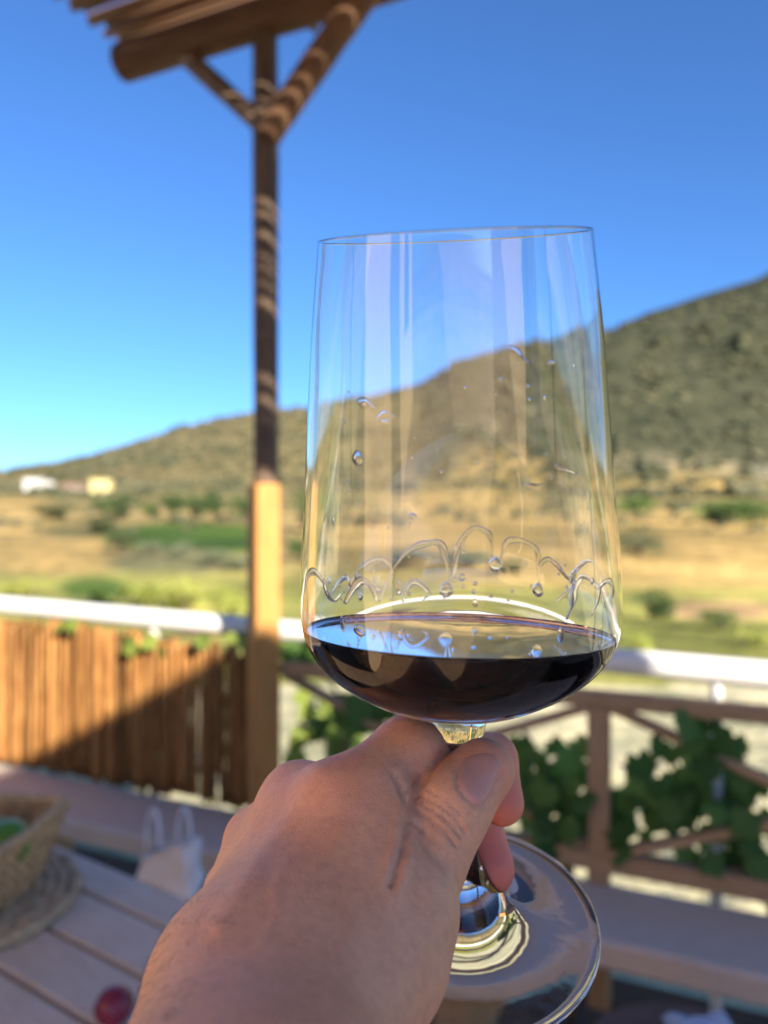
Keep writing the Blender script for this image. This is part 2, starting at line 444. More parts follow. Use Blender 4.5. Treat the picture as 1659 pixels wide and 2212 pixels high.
pos = nd(t, 'ShaderNodeNewGeometry').outputs['Position']
n = noise_tex(t, pmap(.09), 1, 3); c = ramp(t, n, [(.3, (.035, .042, .022)), (.5, (.07, .074, .04)), (.75, (.16, .145, .085))])
t.links.new(c, b.inputs['Base Color']); b.inputs['Roughness'].default_value = .95; b.inputs['Specular IOR Level'].default_value = .1
tag(link('hillside_scrub', me, m), 'olive grey scrub dotting the whole hillside', 'scrub', kind='stuff')

# ------------------------------------------------------------------ far houses
def house(name, px, py, wpx, hpx, wall, label, roof=None, dpx=None):
    az, r, p = ground_at(px, py); d = p.y
    W = wpx / FPX * d; H = hpx / FPX * d; D = W * .7
    o = empty(name, p, label, 'house', 'houses below the ridge')
    wl = MB(); wl.box((-W / 2, -D / 2, -H * .3), (W / 2, D / 2, H)); link('wall', wl.mesh('wall'), M[wall], o, Matrix.Translation(p))
    rf = MB()
    if roof:
        rf.add([(-W*.54, -D*.56, H), (W*.54, -D*.56, H), (W*.54, D*.56, H), (-W*.54, D*.56, H), (-W*.5, 0, H*1.28), (W*.5, 0, H*1.28)],
               [(0, 1, 5, 4), (2, 3, 4, 5), (0, 4, 3), (1, 2, 5), (3, 2, 1, 0)])
    else:
        rf.box((-W * .52, -D * .53, H), (W * .52, D * .53, H * 1.06))
    link('roof', rf.mesh('roof'), M[roof or wall], o, Matrix.Translation(p))
    for i, u in enumerate((-.28, .28)):
        wn = MB(); wn.box((u * W - W * .07, -D / 2 - .06, H * .42), (u * W + W * .07, -D / 2 + .02, H * .72)); link('window', wn.mesh('window'), M['dark_glass'], o, Matrix.Translation(p))
    dr = MB(); dr.box((-W * .06, -D / 2 - .05, -H * .1), (W * .06, -D / 2 + .02, H * .52)); link('door', dr.mesh('door'), M['door_wood'], o, Matrix.Translation(p))
house('house', 74, 1060, 36, 24, 'far_white', 'larger white house at the far left below the ridge')
house('house', 104, 1056, 20, 15, 'far_white', 'small white house close beside the larger white one')
house('house', 160, 1062, 44, 14, 'pink_plaster', 'low brownish pink house between the white and yellow houses', 'roof_tile')
house('house', 219, 1064, 40, 26, 'yellow_plaster', 'yellow house to the right of the white houses')

# ------------------------------------------------------------------ terrace floor
deck = MB(); 
q = [FL(-3, -.35, 0), FL(16, -.35, 0), FL(16, 10, 0), FL(-3, 10, 0)]
deck.add([v - Vector((0, 0, .03)) for v in q] + [v - Vector((0, 0, .25)) for v in q], [(0,1,2,3)[::-1], (4,5,6,7), (0,1,5,4), (1,2,6,5), (2,3,7,6), (3,0,4,7)])
M['paving'] = plain('brown_paving', (.46, .30, .18), .8, 6, .2)
fl = link('terrace_floor', deck.mesh('terrace_floor'), M['paving']); fl['kind'] = 'structure'; fl['label'] = 'brown wooden terrace floor below the bench'
for i in range(14):
    s = -.27 + i * .145
    timber('plank', FL(-1.6, s, -.013), FL(4.6, s, -.013), .138, .026, M['deck'], fl)

# ------------------------------------------------------------------ bench along the rail
bn = empty('bench', FL(1.2, .14, 0), 'long grey weathered wooden bench running along the cane fence and railing', 'bench')
ZB = EYE - .88
timber('seat', FL(-1.4, .135, ZB - .03), FL(4.2, .135, ZB - .03), .262, .06, M['bench'], bn, b=.008)
for t_ in (-.9, .35, 1.75, 3.2): timber('leg', FL(t_, .12, -.0), FL(t_, .12, ZB - .062), .07, .18, M['rail'], bn)

# ------------------------------------------------------------------ cane fence
fc = empty('cane_fence', FL(.4, 0, 0), 'fence of upright brown canes, half in sunlight, left of the post', 'fence')
canes = []
for k in range(4):
    mb = MB(); path, rad = [], []
    for i in range(13):
        u = i / 12; path.append((u, math.sin(i * 1.3 + k) * .0015, math.cos(i * .9 + k) * .0015)); rad.append(.0112 + (.0014 if i % 4 == 0 else 0) - u * .0008)
    mb.tube(path, rad, 8); cm = mb.mesh('cane', True); cm.materials.append(M['cane']); canes.append(cm)
t_ = -.75; i = 0
while t_ < 1.045:
    i += 1
    z1 = EYE - .362 - .026 * random.random() + .008 * math.sin(t_ * 6) - .014 * t_; z0 = ZB + (.004 if random.random() < .8 else random.uniform(.01, .06))
    a, b_ = FL(t_, random.uniform(-.016, .010), z0), FL(t_ + random.uniform(-.008, .008), random.uniform(-.016, .010), z1)
    m_, L = frame(a, b_)
    s = random.uniform(.62, .92)
    link('cane', canes[i % 4], None, fc, m_ @ Matrix.Diagonal((L, s, s, 1)))
    a, b_ = FL(t_ + .010, -.03, ZB + (.004 if random.random() < .85 else random.uniform(.02, .2))), FL(t_ + .010, -.03, z1 - random.uniform(.0, .03)); m_, L = frame(a, b_)
    link('cane', canes[(i + 2) % 4], None, fc, m_ @ Matrix.Diagonal((L, s, s, 1)))
    t_ += random.uniform(.0245, .0275) * s + (random.uniform(.004, .010) if random.random() < .10 else 0)
for z in (-.45, -.8): pole('crossbar', FL(-.8, -.055, EYE + z), FL(1.05, -.055, EYE + z), .011, .01, M['rail'], fc)

# ------------------------------------------------------------------ white handrail
hr = empty('handrail', FL(1.2, -.07, 0), 'white painted round handrail running behind the post and above the railing', 'handrail')
mb = MB(); n_ = 24
mb.tube([FL(-1.0 + 5.2 * i / n_, -.075, EYE - .338 - .014 * (-1.0 + 5.2 * i / n_)) for i in range(n_ + 1)], .031, 16)
link('rail', mb.mesh('rail', True), M['white_paint'], hr)
for t_ in (-.6, .62, 2.3, 3.6): pole('upright', FL(t_, -.078, -.25), FL(t_, -.078, EYE - .365), .014, .014, M['white_paint'], hr)

# ------------------------------------------------------------------ wooden railing
rl = empty('wooden_railing', FL(2, 0, 0), 'brown wooden railing with crossed braces right of the post', 'railing')
ZT, ZL = EYE - .446, EYE - .828
timber('top_rail', FL(1.16, 0, ZT), FL(4.2, 0, ZT), .045, .036, M['rail'], rl)
timber('bottom_rail', FL(1.16, 0, ZL), FL(4.2, 0, ZL), .05, .046, M['rail'], rl)
for t_ in (2.045, 3.0, 3.95): timber('baluster', FL(t_, .001, ZB - .3), FL(t_, .001, ZT - .019), .05, .046, M['rail'], rl)
for a, b_ in ((1.16, 2.02), (2.07, 2.975), (3.025, 3.93)):
    timber('brace', FL(a, -.012, ZT - .02), FL(b_, -.012, ZL + .02), .02, .04, M['rail'], rl, up=N2)
    timber('brace', FL(a, .012, ZL + .02), FL(b_, .012, ZT - .02), .02, .04, M['rail'], rl, up=N2)

# ------------------------------------------------------------------ pergola
pg = empty('pergola', FL(1.1, 0, 0), 'rustic pole pergola with cane roof, braced post left of the glass', 'pergola')
ZBM = EYE + 1.435
TP = 1.115
link('post', bevel_box_mesh('post', 1, .074, .074, .006), M['post'], pg, Matrix.Translation(FL(TP + .012, .05, 0)) @ Matrix.Rotation(math.radians(31), 4, 'Z') @ Matrix.Rotation(math.radians(-90), 4, 'Y') @ Matrix.Diagonal((EYE + .08, 1, 1, 1)))
pole('upper_post', FL(TP - .022, -.02, 0), FL(TP - .02, -.005, ZBM - .04), .038, .038, M['pole'], pg, 16, .002)
pole('beam', FL(.56, 0, ZBM), FL(5.2, 0, ZBM), .057, .054, M['beam'], pg, 16, .004)
pole('beam', FL(.56, 1.55, ZBM), FL(5.2, 1.55, ZBM), .057, .054, M['beam'], pg, 16, .004)
pole('brace', FL(.80, 0, ZBM - .03), FL(TP - .0, 0, EYE + 1.10), .029, .029, M['pole'], pg, 12)
pole('brace', FL(1.50, .03, ZBM + .03), FL(TP - .0, .01, EYE + 1.09), .042, .042, M['beam'], pg, 12)
pole('post', FL(4.6, 0, 0), FL(4.6, 0, ZBM), .04, .04, M['pole'], pg, 12)
pole('post', FL(4.6, 1.55, 0), FL(4.6, 1.55, ZBM), .04, .04, M['pole'], pg, 12)
for t_ in (1.15, 2.1, 3.1, 4.1, 5.0): pole('batten', FL(t_, -.2, ZBM + .069), FL(t_, 1.72, ZBM + .069), .013, .012, M['beam'], pg, 8)
rc = []
for k in range(3):
    mb = MB(); path, rad = [], []
    for i in range(17):
        u = i / 16; path.append((u, math.sin(i * 1.1 + k) * .004, math.cos(i * .8 + k) * .004)); rad.append(.0092 + (.0016 if i % 3 == 0 else 0))
    mb.tube(path, rad, 8); cm = mb.mesh('roof_cane', True); cm.materials.append(M['cane_roof']); rc.append(cm)
s_ = -.17; i = 0
while s_ < 1.68:
    i += 1; t0 = .53 + random.uniform(-.035, .03)
    m_, L = frame(FL(t0, s_, ZBM + .096), FL(5.2, s_ + random.uniform(-.01, .01), ZBM + .096)); s = random.uniform(.9, 1.25)
    link('roof_cane', rc[i % 3], None, pg, m_ @ Matrix.Diagonal((L, s, s, 1)))
    s_ += .0215 * s + (random.uniform(.010, .026) if random.random() < .4 and s_ > .35 else random.uniform(0, .007))

# ------------------------------------------------------------------ unseen building added behind the camera to shade the terrace
wb = empty('shade_building', FL(10, 6, 0), 'unseen white building added behind the terrace to shade it', 'building')
c0 = FL(6.0, 3.16, 0); rotF = Matrix.Translation(c0) @ Matrix(((F2.x, -N2.x, 0, 0), (F2.y, -N2.y, 0, 0), (0, 0, 1, 0), (0, 0, 0, 1)))
HB = EYE + 2.2
mb = MB(); mb.box((.06, .06, 0), (8, 2.0, HB - .16)); link('wall', mb.mesh('wall'), M['plaster'], wb, rotF)
mb = MB(); mb.box((0, 0, HB - .158), (8.1, 2.06, HB)); link('roof', mb.mesh('roof'), M['plaster'], wb, rotF)
mb = MB(); mb.box((1.2, .0, 0), (2.2, .1, 2.1)); link('door', mb.mesh('door'), M['door_wood'], wb, rotF)
for x in (3.2, 5.4):
    mb = MB(); mb.box((x, .02, 1.0), (x + 1.1, .1, 2.1)); link('window', mb.mesh('window'), M['dark_glass'], wb, rotF)

# unseen ochre block added left of the camera to bounce warm sunlight
M['cream'] = plain('bounce_ochre', (.74, .52, .31), .9, 2, .06)
gw = empty('bounce_wall', FL(-.5, 4.2, 0), 'unseen ochre wall block added left of the terrace to bounce sunlight', 'building')
mb = MB(); mb.box((-8.0, -.4, 0), (-5.05, 4.6, EYE + 2.4)); link('wall', mb.mesh('wall'), M['cream'], gw, rotF)
mb = MB(); mb.box((-8.06, -.45, EYE + 2.402), (-5.0, 4.66, EYE + 2.52)); link('roof', mb.mesh('roof'), M['roof_tile'], gw, rotF)

mb = MB(); mb.box((-5.06, .9, 0), (-5.02, 1.75, 2.05)); link('door', mb.mesh('door'), M['door_wood'], gw, rotF)  # door and window added to break up the wall's reflection in the glass
mb = MB(); mb.box((-5.06, 2.6, .95), (-5.02, 3.5, 2.0)); link('window', mb.mesh('window'), M['dark_glass'], gw, rotF)

# boarded porch roof added out of view to cut blue sky light
M['blocker'] = wood('blocker_board', (.38, .24, .13), (.54, .37, .22), vary=.15)
vr = empty('blocker_roof', FL(1.9, 2.7, 0), 'boarded porch roof added unseen overhead to cut sky light', 'roof')
for i in range(16):
    t0_ = 1.06 + i * .107
    timber('board', FL(t0_, 1.78, EYE + 1.52), FL(t0_, 3.7, EYE + 1.52), .105, .03, M['blocker'], vr)
for s2_ in (1.9, 3.5): timber('joist', FL(.96, s2_, EYE + 1.46), FL(2.72, s2_, EYE + 1.46), .05, .08, M['blocker'], vr)

# ------------------------------------------------------------------ grape vines on the railing
def leaf_mesh(k):
    r_ = random.Random(k); out = []
    base = [(0, .02), (.16, -.16), (.34, -.12), (.36, .06), (.56, .10), (.50, .30), (.56, .48), (.34, .52), (.26, .70), (.12, .72), (0, .98)]
    pts = [(x * r_.uniform(.9, 1.1), y) for x, y in base] + [(-x * r_.uniform(.9, 1.1), y) for x, y in base[-2:0:-1]]
    vs = [(0, .3, .02)] + [(x, y, -.10 * x * x * 2 - .12 * (y - .3) ** 2 + r_.uniform(-.03, .03)) for x, y in pts]
    n = len(pts)
    mb = MB(); mb.add(vs, [(0, 1 + i, 1 + (i + 1) % n) for i in range(n)])
    me = mb.mesh('leaf', True); return me
LEAF = {}
for mt in ('vine_leaf', 'vine_leaf_pale'):
    LEAF[mt] = []
    for k in range(4):
        q = leaf_mesh(k); q.materials.append(M[mt]); LEAF[mt].append(q)
def vine(label, clusters, stem_pts, mat, seed):
    r_ = random.Random(seed)
    o = empty('grape_vine', Vector((stem_pts[0].x, stem_pts[0].y, 0)), label, 'vine', 'vines climbing the terrace rail')
    mb = MB(); mb.tube(stem_pts, [.011 - .006 * i / (len(stem_pts) - 1) for i in range(len(stem_pts))], 7)
    link('stem', mb.mesh('stem', True), M['twig'], o)
    for px, py, sx, sy, n, s0, s1, size in clusters:
        for _ in range(n):
            s = r_.uniform(s0, s1)
            x = px + max(-1, min(1, r_.gauss(0, .5))) * sx; y = py + max(-1, min(1, r_.gauss(0, .5))) * sy
            tt, d, z = on_line(x, y, s)
            p = FL(tt, s, z)
            nrm = (-N2 + Vector((r_.uniform(-.9, .9), r_.uniform(-.5, .5), r_.uniform(-.1, 1.0)))).normalized()
            if s < -.3: nrm = (SUN + Vector((r_.uniform(-.7, .7), r_.uniform(-.7, .7), r_.uniform(-.5, .5)))).normalized()
            q = nrm.to_track_quat('Z', 'Y').to_matrix().to_4x4() @ Matrix.Rotation(r_.uniform(2.0, 4.3), 4, 'Z')
            k = size * r_.uniform(.7, 1.25)
            link('leaf', LEAF[mat][r_.randrange(4)], None, o, Matrix.Translation(p) @ q @ Matrix.Diagonal((k, k, k, 1)))
def SP(*pts): 
    out = []
    for px, py, s in pts:
        tt, d, z = on_line(px, py, s); out.append(FL(tt, s, z))
    return out
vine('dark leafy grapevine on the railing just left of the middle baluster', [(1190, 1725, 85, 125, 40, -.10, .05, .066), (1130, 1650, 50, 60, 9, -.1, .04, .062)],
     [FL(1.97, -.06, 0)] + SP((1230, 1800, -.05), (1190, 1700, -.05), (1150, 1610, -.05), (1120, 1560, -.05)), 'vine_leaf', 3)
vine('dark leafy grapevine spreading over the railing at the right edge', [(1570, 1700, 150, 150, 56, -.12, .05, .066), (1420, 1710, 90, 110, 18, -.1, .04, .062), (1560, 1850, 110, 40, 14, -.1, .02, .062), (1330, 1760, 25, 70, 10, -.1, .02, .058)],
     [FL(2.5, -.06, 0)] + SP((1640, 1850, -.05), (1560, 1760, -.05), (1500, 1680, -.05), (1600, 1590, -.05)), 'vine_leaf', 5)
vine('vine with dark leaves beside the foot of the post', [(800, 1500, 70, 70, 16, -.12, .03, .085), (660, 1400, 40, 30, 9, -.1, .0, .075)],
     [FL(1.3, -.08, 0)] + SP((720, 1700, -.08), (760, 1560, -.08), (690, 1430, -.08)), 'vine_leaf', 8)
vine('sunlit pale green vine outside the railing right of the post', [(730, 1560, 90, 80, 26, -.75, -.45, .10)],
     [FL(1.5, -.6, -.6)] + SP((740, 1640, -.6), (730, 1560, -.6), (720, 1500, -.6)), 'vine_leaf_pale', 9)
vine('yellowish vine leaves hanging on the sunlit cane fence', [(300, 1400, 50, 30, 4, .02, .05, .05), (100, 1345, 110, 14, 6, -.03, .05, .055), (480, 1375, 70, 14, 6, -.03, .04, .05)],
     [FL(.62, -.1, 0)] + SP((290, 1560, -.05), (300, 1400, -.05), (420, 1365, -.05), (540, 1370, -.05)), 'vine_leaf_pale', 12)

# ------------------------------------------------------------------ table
HT = .58; ZTB = EYE - HT
A2 = Vector((-.828, .561, 0)).normalized(); B2 = Vector((.561, .828, 0)).normalized()
def TB(a, b_, z): return Vector((A2.x * a + B2.x * b_, A2.y * a + B2.y * b_, z))
tb = empty('table', TB(.6, .4, 0), 'pale plank table with narrow gaps, lower left', 'table')
edges = [.792, .717, .625, .535, .445, .355, .265, .175]
for hi, lo in zip(edges[:-1], edges[1:]):
    bb = (hi + lo) / 2
    timber('plank', TB(-.5, bb, ZTB - .014), TB(1.9, bb, ZTB - .014), hi - lo - .007, .028, M['table'], tb, b=.003)
for a in (-.35, 1.7):
    for bb in (.24, .72): timber('leg', TB(a, bb, 0), TB(a, bb, ZTB - .03), .06, .06, M['table'], tb)
for bb in (.21, .75): timber('apron', TB(-.4, bb, ZTB - .075), TB(1.8, bb, ZTB - .075), .022, .08, M['table'], tb)

# ------------------------------------------------------------------ basket, mat, fruit, bag, stools
M['jute'] = plain('jute', (.52, .35, .19), .9, 60, .45)
M['wicker'] = plain('wicker', (.58, .35, .16), .7, 50, .45)
M['lime'] = plain('lime_skin', (.10, .22, .025), .35, 30, .25)
M['plum'] = plain('plum_skin', (.22, .025, .045), .25, 20, .35)
def coil(mb, c, r0, r1, z, turns, tr, zig=0):
    n = int(turns * 46); path = []
    for i in range(n + 1):
        u = i / n; a = u * turns * 2 * math.pi; r = r0 + (r1 - r0) * u
        path.append(Vector((c.x + r * math.cos(a), c.y + r * math.sin(a), z + (.0015 * math.sin(a * 26)))))
    mb.tube(path, [tr * (1 + .22 * math.sin(i * 2.1)) for i in range(n + 1)], 6)
mc = Vector((-.635, 1.125, 0))
mt_ = empty('placemat', (mc.x, mc.y, ZTB), 'round braided straw mat lying on the table under the basket', 'mat')
mb = MB(); coil(mb, mc, .012, .178, ZTB + .009, 9.5, .0105); link('braid', mb.mesh('braid', True), M['jute'], mt_)
# flared rectangular basket
bk = empty('basket', (-.62, 1.12, ZTB + .02), 'woven wicker basket holding green limes at the left edge', 'basket')
e1 = Vector((-.10, -.995, 0)).normalized(); e2 = Vector((-.97, .22, 0)).normalized(); cor = Vector((-.495, 1.205, 0))
BZ = ZTB + .021
def bk_pt(u, v, h):                  # u along e1 (0..1), v along e2, h height 0..1; flares outwards
    inset = (1 - h) * .035
    a = .22; b2 = .30
    return cor + e1 * (inset + u * (a - 2 * inset)) + e2 * (inset + v * (b2 - 2 * inset)) + Vector((0, 0, BZ + h * .095 + (.012 * h * (abs(u - .5) + abs(v - .5)))))
def loop_pts(h, n=18, off=0):
    pts = []
    for (u0, v0), (u1, v1) in (((0, 0), (1, 0)), ((1, 0), (1, 1)), ((1, 1), (0, 1)), ((0, 1), (0, 0))):
        for i in range(n): k = i / n; pts.append(bk_pt(u0 + (u1 - u0) * k, v0 + (v1 - v0) * k, h))
    return pts
for j in range(13):
    h = j / 12; pts = loop_pts(h); cen = sum(pts, Vector()) / len(pts)
    amp = .0035 if j < 12 else 0
    pp = [p + (p - cen).normalized() * amp * (1 if (i + j) % 2 else -1) for i, p in enumerate(pts)]
    mb = MB(); mb.tube(pp + [pp[0]], .0048 if j < 12 else .0075, 6); link('rim' if j == 12 else 'weave', mb.mesh('weave', True), M['wicker'], bk)
lp0 = loop_pts(0); lp1 = loop_pts(1)
for i in range(0, 72, 3):
    mb = MB(); mb.tube([lp0[i], loop_pts(.5)[i], lp1[i]], .003, 5); link('stake', mb.mesh('stake', True), M['wicker'], bk)
mb = MB(); q4 = [lp0[0], lp0[18], lp0[36], lp0[54]]
mb.add([p for p in q4] + [p - Vector((0, 0, .006)) for p in q4], [(0,1,2,3), (7,6,5,4), (0,4,5,1), (1,5,6,2), (2,6,7,3), (3,7,4,0)])
link('base', mb.mesh('base'), M['wicker'], bk)
def lime(p, r, label):
    mb = MB(); prof = []
    for i in range(17):
        a = -math.pi / 2 + math.pi * i / 16; z = math.sin(a); rr = math.cos(a)
        z = z * 1.12 + (.12 * max(0, abs(z) - .9) / .1) * (1 if z > 0 else -1)
        prof.append((max(.0005, rr) * r, z * r))
    mb.lathe(prof, 20)
    o = link('lime', mb.mesh('lime', True), M['lime'], None, Matrix.Translation(p) @ Matrix.Rotation(1.2, 4, 'X') @ Matrix.Rotation(.6, 4, 'Y'))
    return tag(o, label, 'lime', 'limes in the basket')
lime(P(14, 1822, 1.10), .034, 'glossy green lime in front inside the wicker basket')
lime(P(-40, 1800, 1.16), .033, 'green lime behind the front one at the picture edge')
p = P(246, 2196, .872)
mb = MB(); mb.lathe([(max(.0003, math.cos(-math.pi/2 + math.pi*i/16)) * .0215 * (1 + .03 * math.sin(i)), math.sin(-math.pi/2 + math.pi*i/16) * .020) for i in range(17)], 24)
tag(link('plum', mb.mesh('plum', True), M['plum'], None, Matrix.Translation(Vector((p.x, p.y, ZTB + .0195))) @ Matrix.Rotation(.5, 4, 'X')), 'small dark red plum on the table beside the wrist', 'fruit')

def stool(c, label):
    o = empty('stool', (c.x, c.y, 0), label, 'stool', 'low stools behind the table')
    mb = MB(); mb.lathe([(.001, .42), (.14, .42), (.15, .425), (.15, .445), (.14, .45), (.001, .45)], 28); link('seat', mb.mesh('seat'), M['stool'], o, Matrix.Translation(c))
    for k in range(4):
        a = k * math.pi / 2 + .5; pole('leg', c + Vector((math.cos(a) * .14, math.sin(a) * .14, 0)), c + Vector((math.cos(a) * .10, math.sin(a) * .10, .42)), .016, .014, M['stool'], o, 10)
    return o
st1 = Vector((-.425, 1.55, 0)); stool(st1, 'low wooden stool under the white bag, hidden behind the table edge')
st2 = Vector((.47, 1.19, 0)); stool(st2, 'low wooden stool at the bottom right under the striped cloth')
# paper carrier bag
m, t, b = new_mat('white_bag')
b.inputs['Base Color'].default_value = (.95, .94, .92, 1); b.inputs['Roughness'].default_value = .5
tr = nd(t, 'ShaderNodeBsdfTranslucent'); tr.inputs[0].default_value = (.85, .85, .85, 1)
mx = nd(t, 'ShaderNodeMixShader'); mx.inputs[0].default_value = .05
t.links.new(b.outputs[0], mx.inputs[1]); t.links.new(tr.outputs[0], mx.inputs[2]); t.links.new(mx.outputs[0], t.nodes['Material Output'].inputs[0])
bump(t, b, noise_tex(t, mapping(t), 26, 4, .6, 1.0), .8, .02)
M['bag'] = m
bc = st1 + Vector((-.005, .0, .452))
bg_ = empty('carrier_bag', bc, 'crumpled white carrier bag with two upright handles behind the table', 'bag')
mb = MB(); nx_, nz_ = 40, 14; Wb, Db, Hb = .064, .038, .175; vsb, fsb = [], []
for k in range(nz_ + 1):
    h = k / nz_
    for i in range(nx_):
        a = 2 * math.pi * i / nx_; ca_, sa_ = math.cos(a), math.sin(a)
        sx = math.copysign(abs(ca_) ** .45, ca_); sy = math.copysign(abs(sa_) ** .45, sa_)
        w_ = 1 - .12 * h; nn = noise.noise((sx * 2.2, sy * 2.2, h * 4)) * .012
        vsb.append((sx * (Wb * w_ + nn), sy * (Db * (1 - .35 * h) + nn), h * Hb + (.02 * sx if h > .9 else 0) + noise.noise((a * 1.5, 3, h * 2)) * .01 * h))
for k in range(nz_):
    for i in range(nx_): fsb.append((k * nx_ + i, k * nx_ + (i + 1) % nx_, (k + 1) * nx_ + (i + 1) % nx_, (k + 1) * nx_ + i))
fsb.append(tuple(range(nx_ - 1, -1, -1))); mb.add(vsb, fsb)
rotb = Matrix.Translation(bc) @ Matrix.Rotation(-.3, 4, 'Z')
link('body', mb.mesh('body', True), M['bag'], bg_, rotb)
for sgn in (-1, 1):
    mb = MB(); pts = []
    x0 = .028 * sgn - .005
    for i in range(13): a = math.pi * i / 12; pts.append((x0 + .016 * math.cos(a), .012 * sgn, Hb - .02 + .095 * math.sin(a) ** .8))
    mb.tube(pts, .0055, 7, flat=.35); link('handle', mb.mesh('handle', True), M['bag'], bg_, rotb)
# crumpled tissue beside the bag
mb = MB(); bmq = bmesh.new(); bmesh.ops.create_icosphere(bmq, subdivisions=4, radius=1)
for v in bmq.verts:
    k = 1 + .35 * noise.noise(v.co * 2.1) + .18 * noise.noise(v.co * 5)
    v.co = Vector((v.co.x * .045 * k, v.co.y * .04 * k, max(-.035, v.co.z * .05 * k)))
me = bpy.data.meshes.new('tissue'); bmq.to_mesh(me); bmq.free()
tag(link('crumpled_bag', me, M['bag'], None, Matrix.Translation(st1 + Vector((-.105, -.02, .452 + .036)))), 'crumpled white tissue lump left of the carrier bag', 'tissue')
# striped cloth on the right stool
m, t, b = new_mat('striped_cloth')
wv = nd(t, 'ShaderNodeTexWave'); wv.inputs['Scale'].default_value = 26; wv.inputs['Distortion'].default_value = 1.5; t.links.new(mapping(t), wv.inputs[0])
t.links.new(ramp(t, wv.outputs['Fac'], [(.45, (.78, .80, .84)), (.6, (.22, .32, .50))]), b.inputs['Base Color']); b.inputs['Roughness'].default_value = .9
M['stripe'] = m
def cloth(name, c, rx, ry, h, mat, label, seed):
    vs, fs, n = [], [], 28
    for i in range(n + 1):
        for j in range(n + 1):
            u = i / n * 2 - 1; v = j / n * 2 - 1; rr = max(abs(u), abs(v))
            z = h * (1 - rr ** 3) * (.6 + .5 * noise.noise((u * 2 + seed, v * 2, 1))) + .008 * noise.noise((u * 6, v * 6, seed)) * (1 - rr)
            vs.append((u * rx, v * ry, max(.001, z + .001)))
    for i in range(n):
        for j in range(n): a = i * (n + 1) + j; fs.append((a, a + n + 1, a + n + 2, a + 1))
    mb = MB(); mb.add(vs, fs); o = link(name, mb.mesh(name, True), mat, None, Matrix.Translation(c) @ Matrix.Rotation(.5 + seed, 4, 'Z'))
    sol = o.modifiers.new('thick', 'SOLIDIFY'); sol.thickness = .002
    return tag(o, label, 'cloth')
cloth('cloth', st2 + Vector((.045, .02, .4525)), .075, .055, .05, M['stripe'], 'white and blue striped cloth bunched on the stool at the lower right', 1.0)
cloth('napkin', st2 + Vector((-.13, -.0, .4525)) + Vector((.035, -.03, 0)), .05, .05, .04, M['bag'], 'white napkin on the stool just below the foot of the glass', 2.0)

# ------------------------------------------------------------------ wine glass
RIM = Vector((.01715, .19, .0682 + EYE)); FOOT = Vector((.0262, .2545, -.1388 + EYE))
AX = (FOOT - RIM).normalized(); UPG = -AX
ex = UPG.cross(Vector((0, 1, 0))).normalized(); ey = UPG.cross(ex)
GM = Matrix((ex, ey, UPG)).transposed().to_4x4(); GM.translation = RIM      # local z = -s
def smooth_prof(pts, sub=6):
    out = []
    n = len(pts)
    for i in range(n - 1):
        p0, p1, p2, p3 = [np.array(pts[max(0, min(n - 1, k))]) for k in (i - 1, i, i + 1, i + 2)]
        for j in range(sub):
            u = j / sub
            out.append(.5 * ((2 * p1) + (-p0 + p2) * u + (2 * p0 - 5 * p1 + 4 * p2 - p3) * u * u + (-p0 + 3 * p1 - 3 * p2 + p3) * u ** 3))
    out.append(np.array(pts[-1])); return [(max(1e-5, float(a)), float(b)) for a, b in out]
OUT = [(.0335, 0), (.03354, .00025), (.03362, .0008), (.0342, .005), (.03635, .02), (.03936, .045), (.0421, .07), (.0439, .085), (.0447, .095), (.0448, .1003), (.0441, .1046), (.0419, .109), (.0377, .1134),
       (.0322, .1178), (.0262, .1213), (.0190, .1246), (.0130, .1278), (.0096, .132), (.0077, .138), (.0063, .146), (.0051, .158), (.0046, .170), (.0048, .180), (.0060, .1875), (.0083, .194), (.0118, .200),
       (.0165, .2045), (.0235, .2078), (.0325, .2100), (.0400, .2112), (.0430, .2116)]
EDGE = [(.0437, .2120), (.0438, .2128), (.0430, .2135)]
BOT = [(.0400, .2133), (.030, .2124), (.020, .2114), (.010, .2108), (.00001, .2106)]
INN = [(.00001, .1203), (.010, .1199), (.019, .1182), (.0258, .1158), (.0312, .1128), (.0362, .1092), (.0402, .1056), (.0426, .1020), (.0434, .0985), (.0435, .094),
       (.0428, .085), (.0410, .07), (.0384, .045), (.0356, .02), (.03295, .0003)]
outs = smooth_prof(OUT); inner = [(1e-5, .1203), (.006, .1201), (.012, .1195)]
off_ = []
for i in range(1, len(outs) - 1):
    r0_, z0_ = outs[i]
    if z0_ > .1185: break
    if z0_ < .0003: continue
    d_ = np.array(outs[i + 1]) - np.array(outs[i - 1]); d_ /= np.linalg.norm(d_)
    th_ = .00045 + .0002 * sm(.01, .06, z0_) + .0010 * sm(.112, .1185, z0_)
    off_.append((r0_ - d_[1] * th_, z0_ + d_[0] * th_))
inner = smooth_prof([inner[0], inner[1], inner[2], off_[-1]], 5)[:-1] + off_[::-1] + [(.0331, .00012)]
prof = smooth_prof(OUT) + EDGE + smooth_prof(BOT) 
NS = 160
mb = MB()
mb.lathe([(r, -z) for r, z in prof], NS)
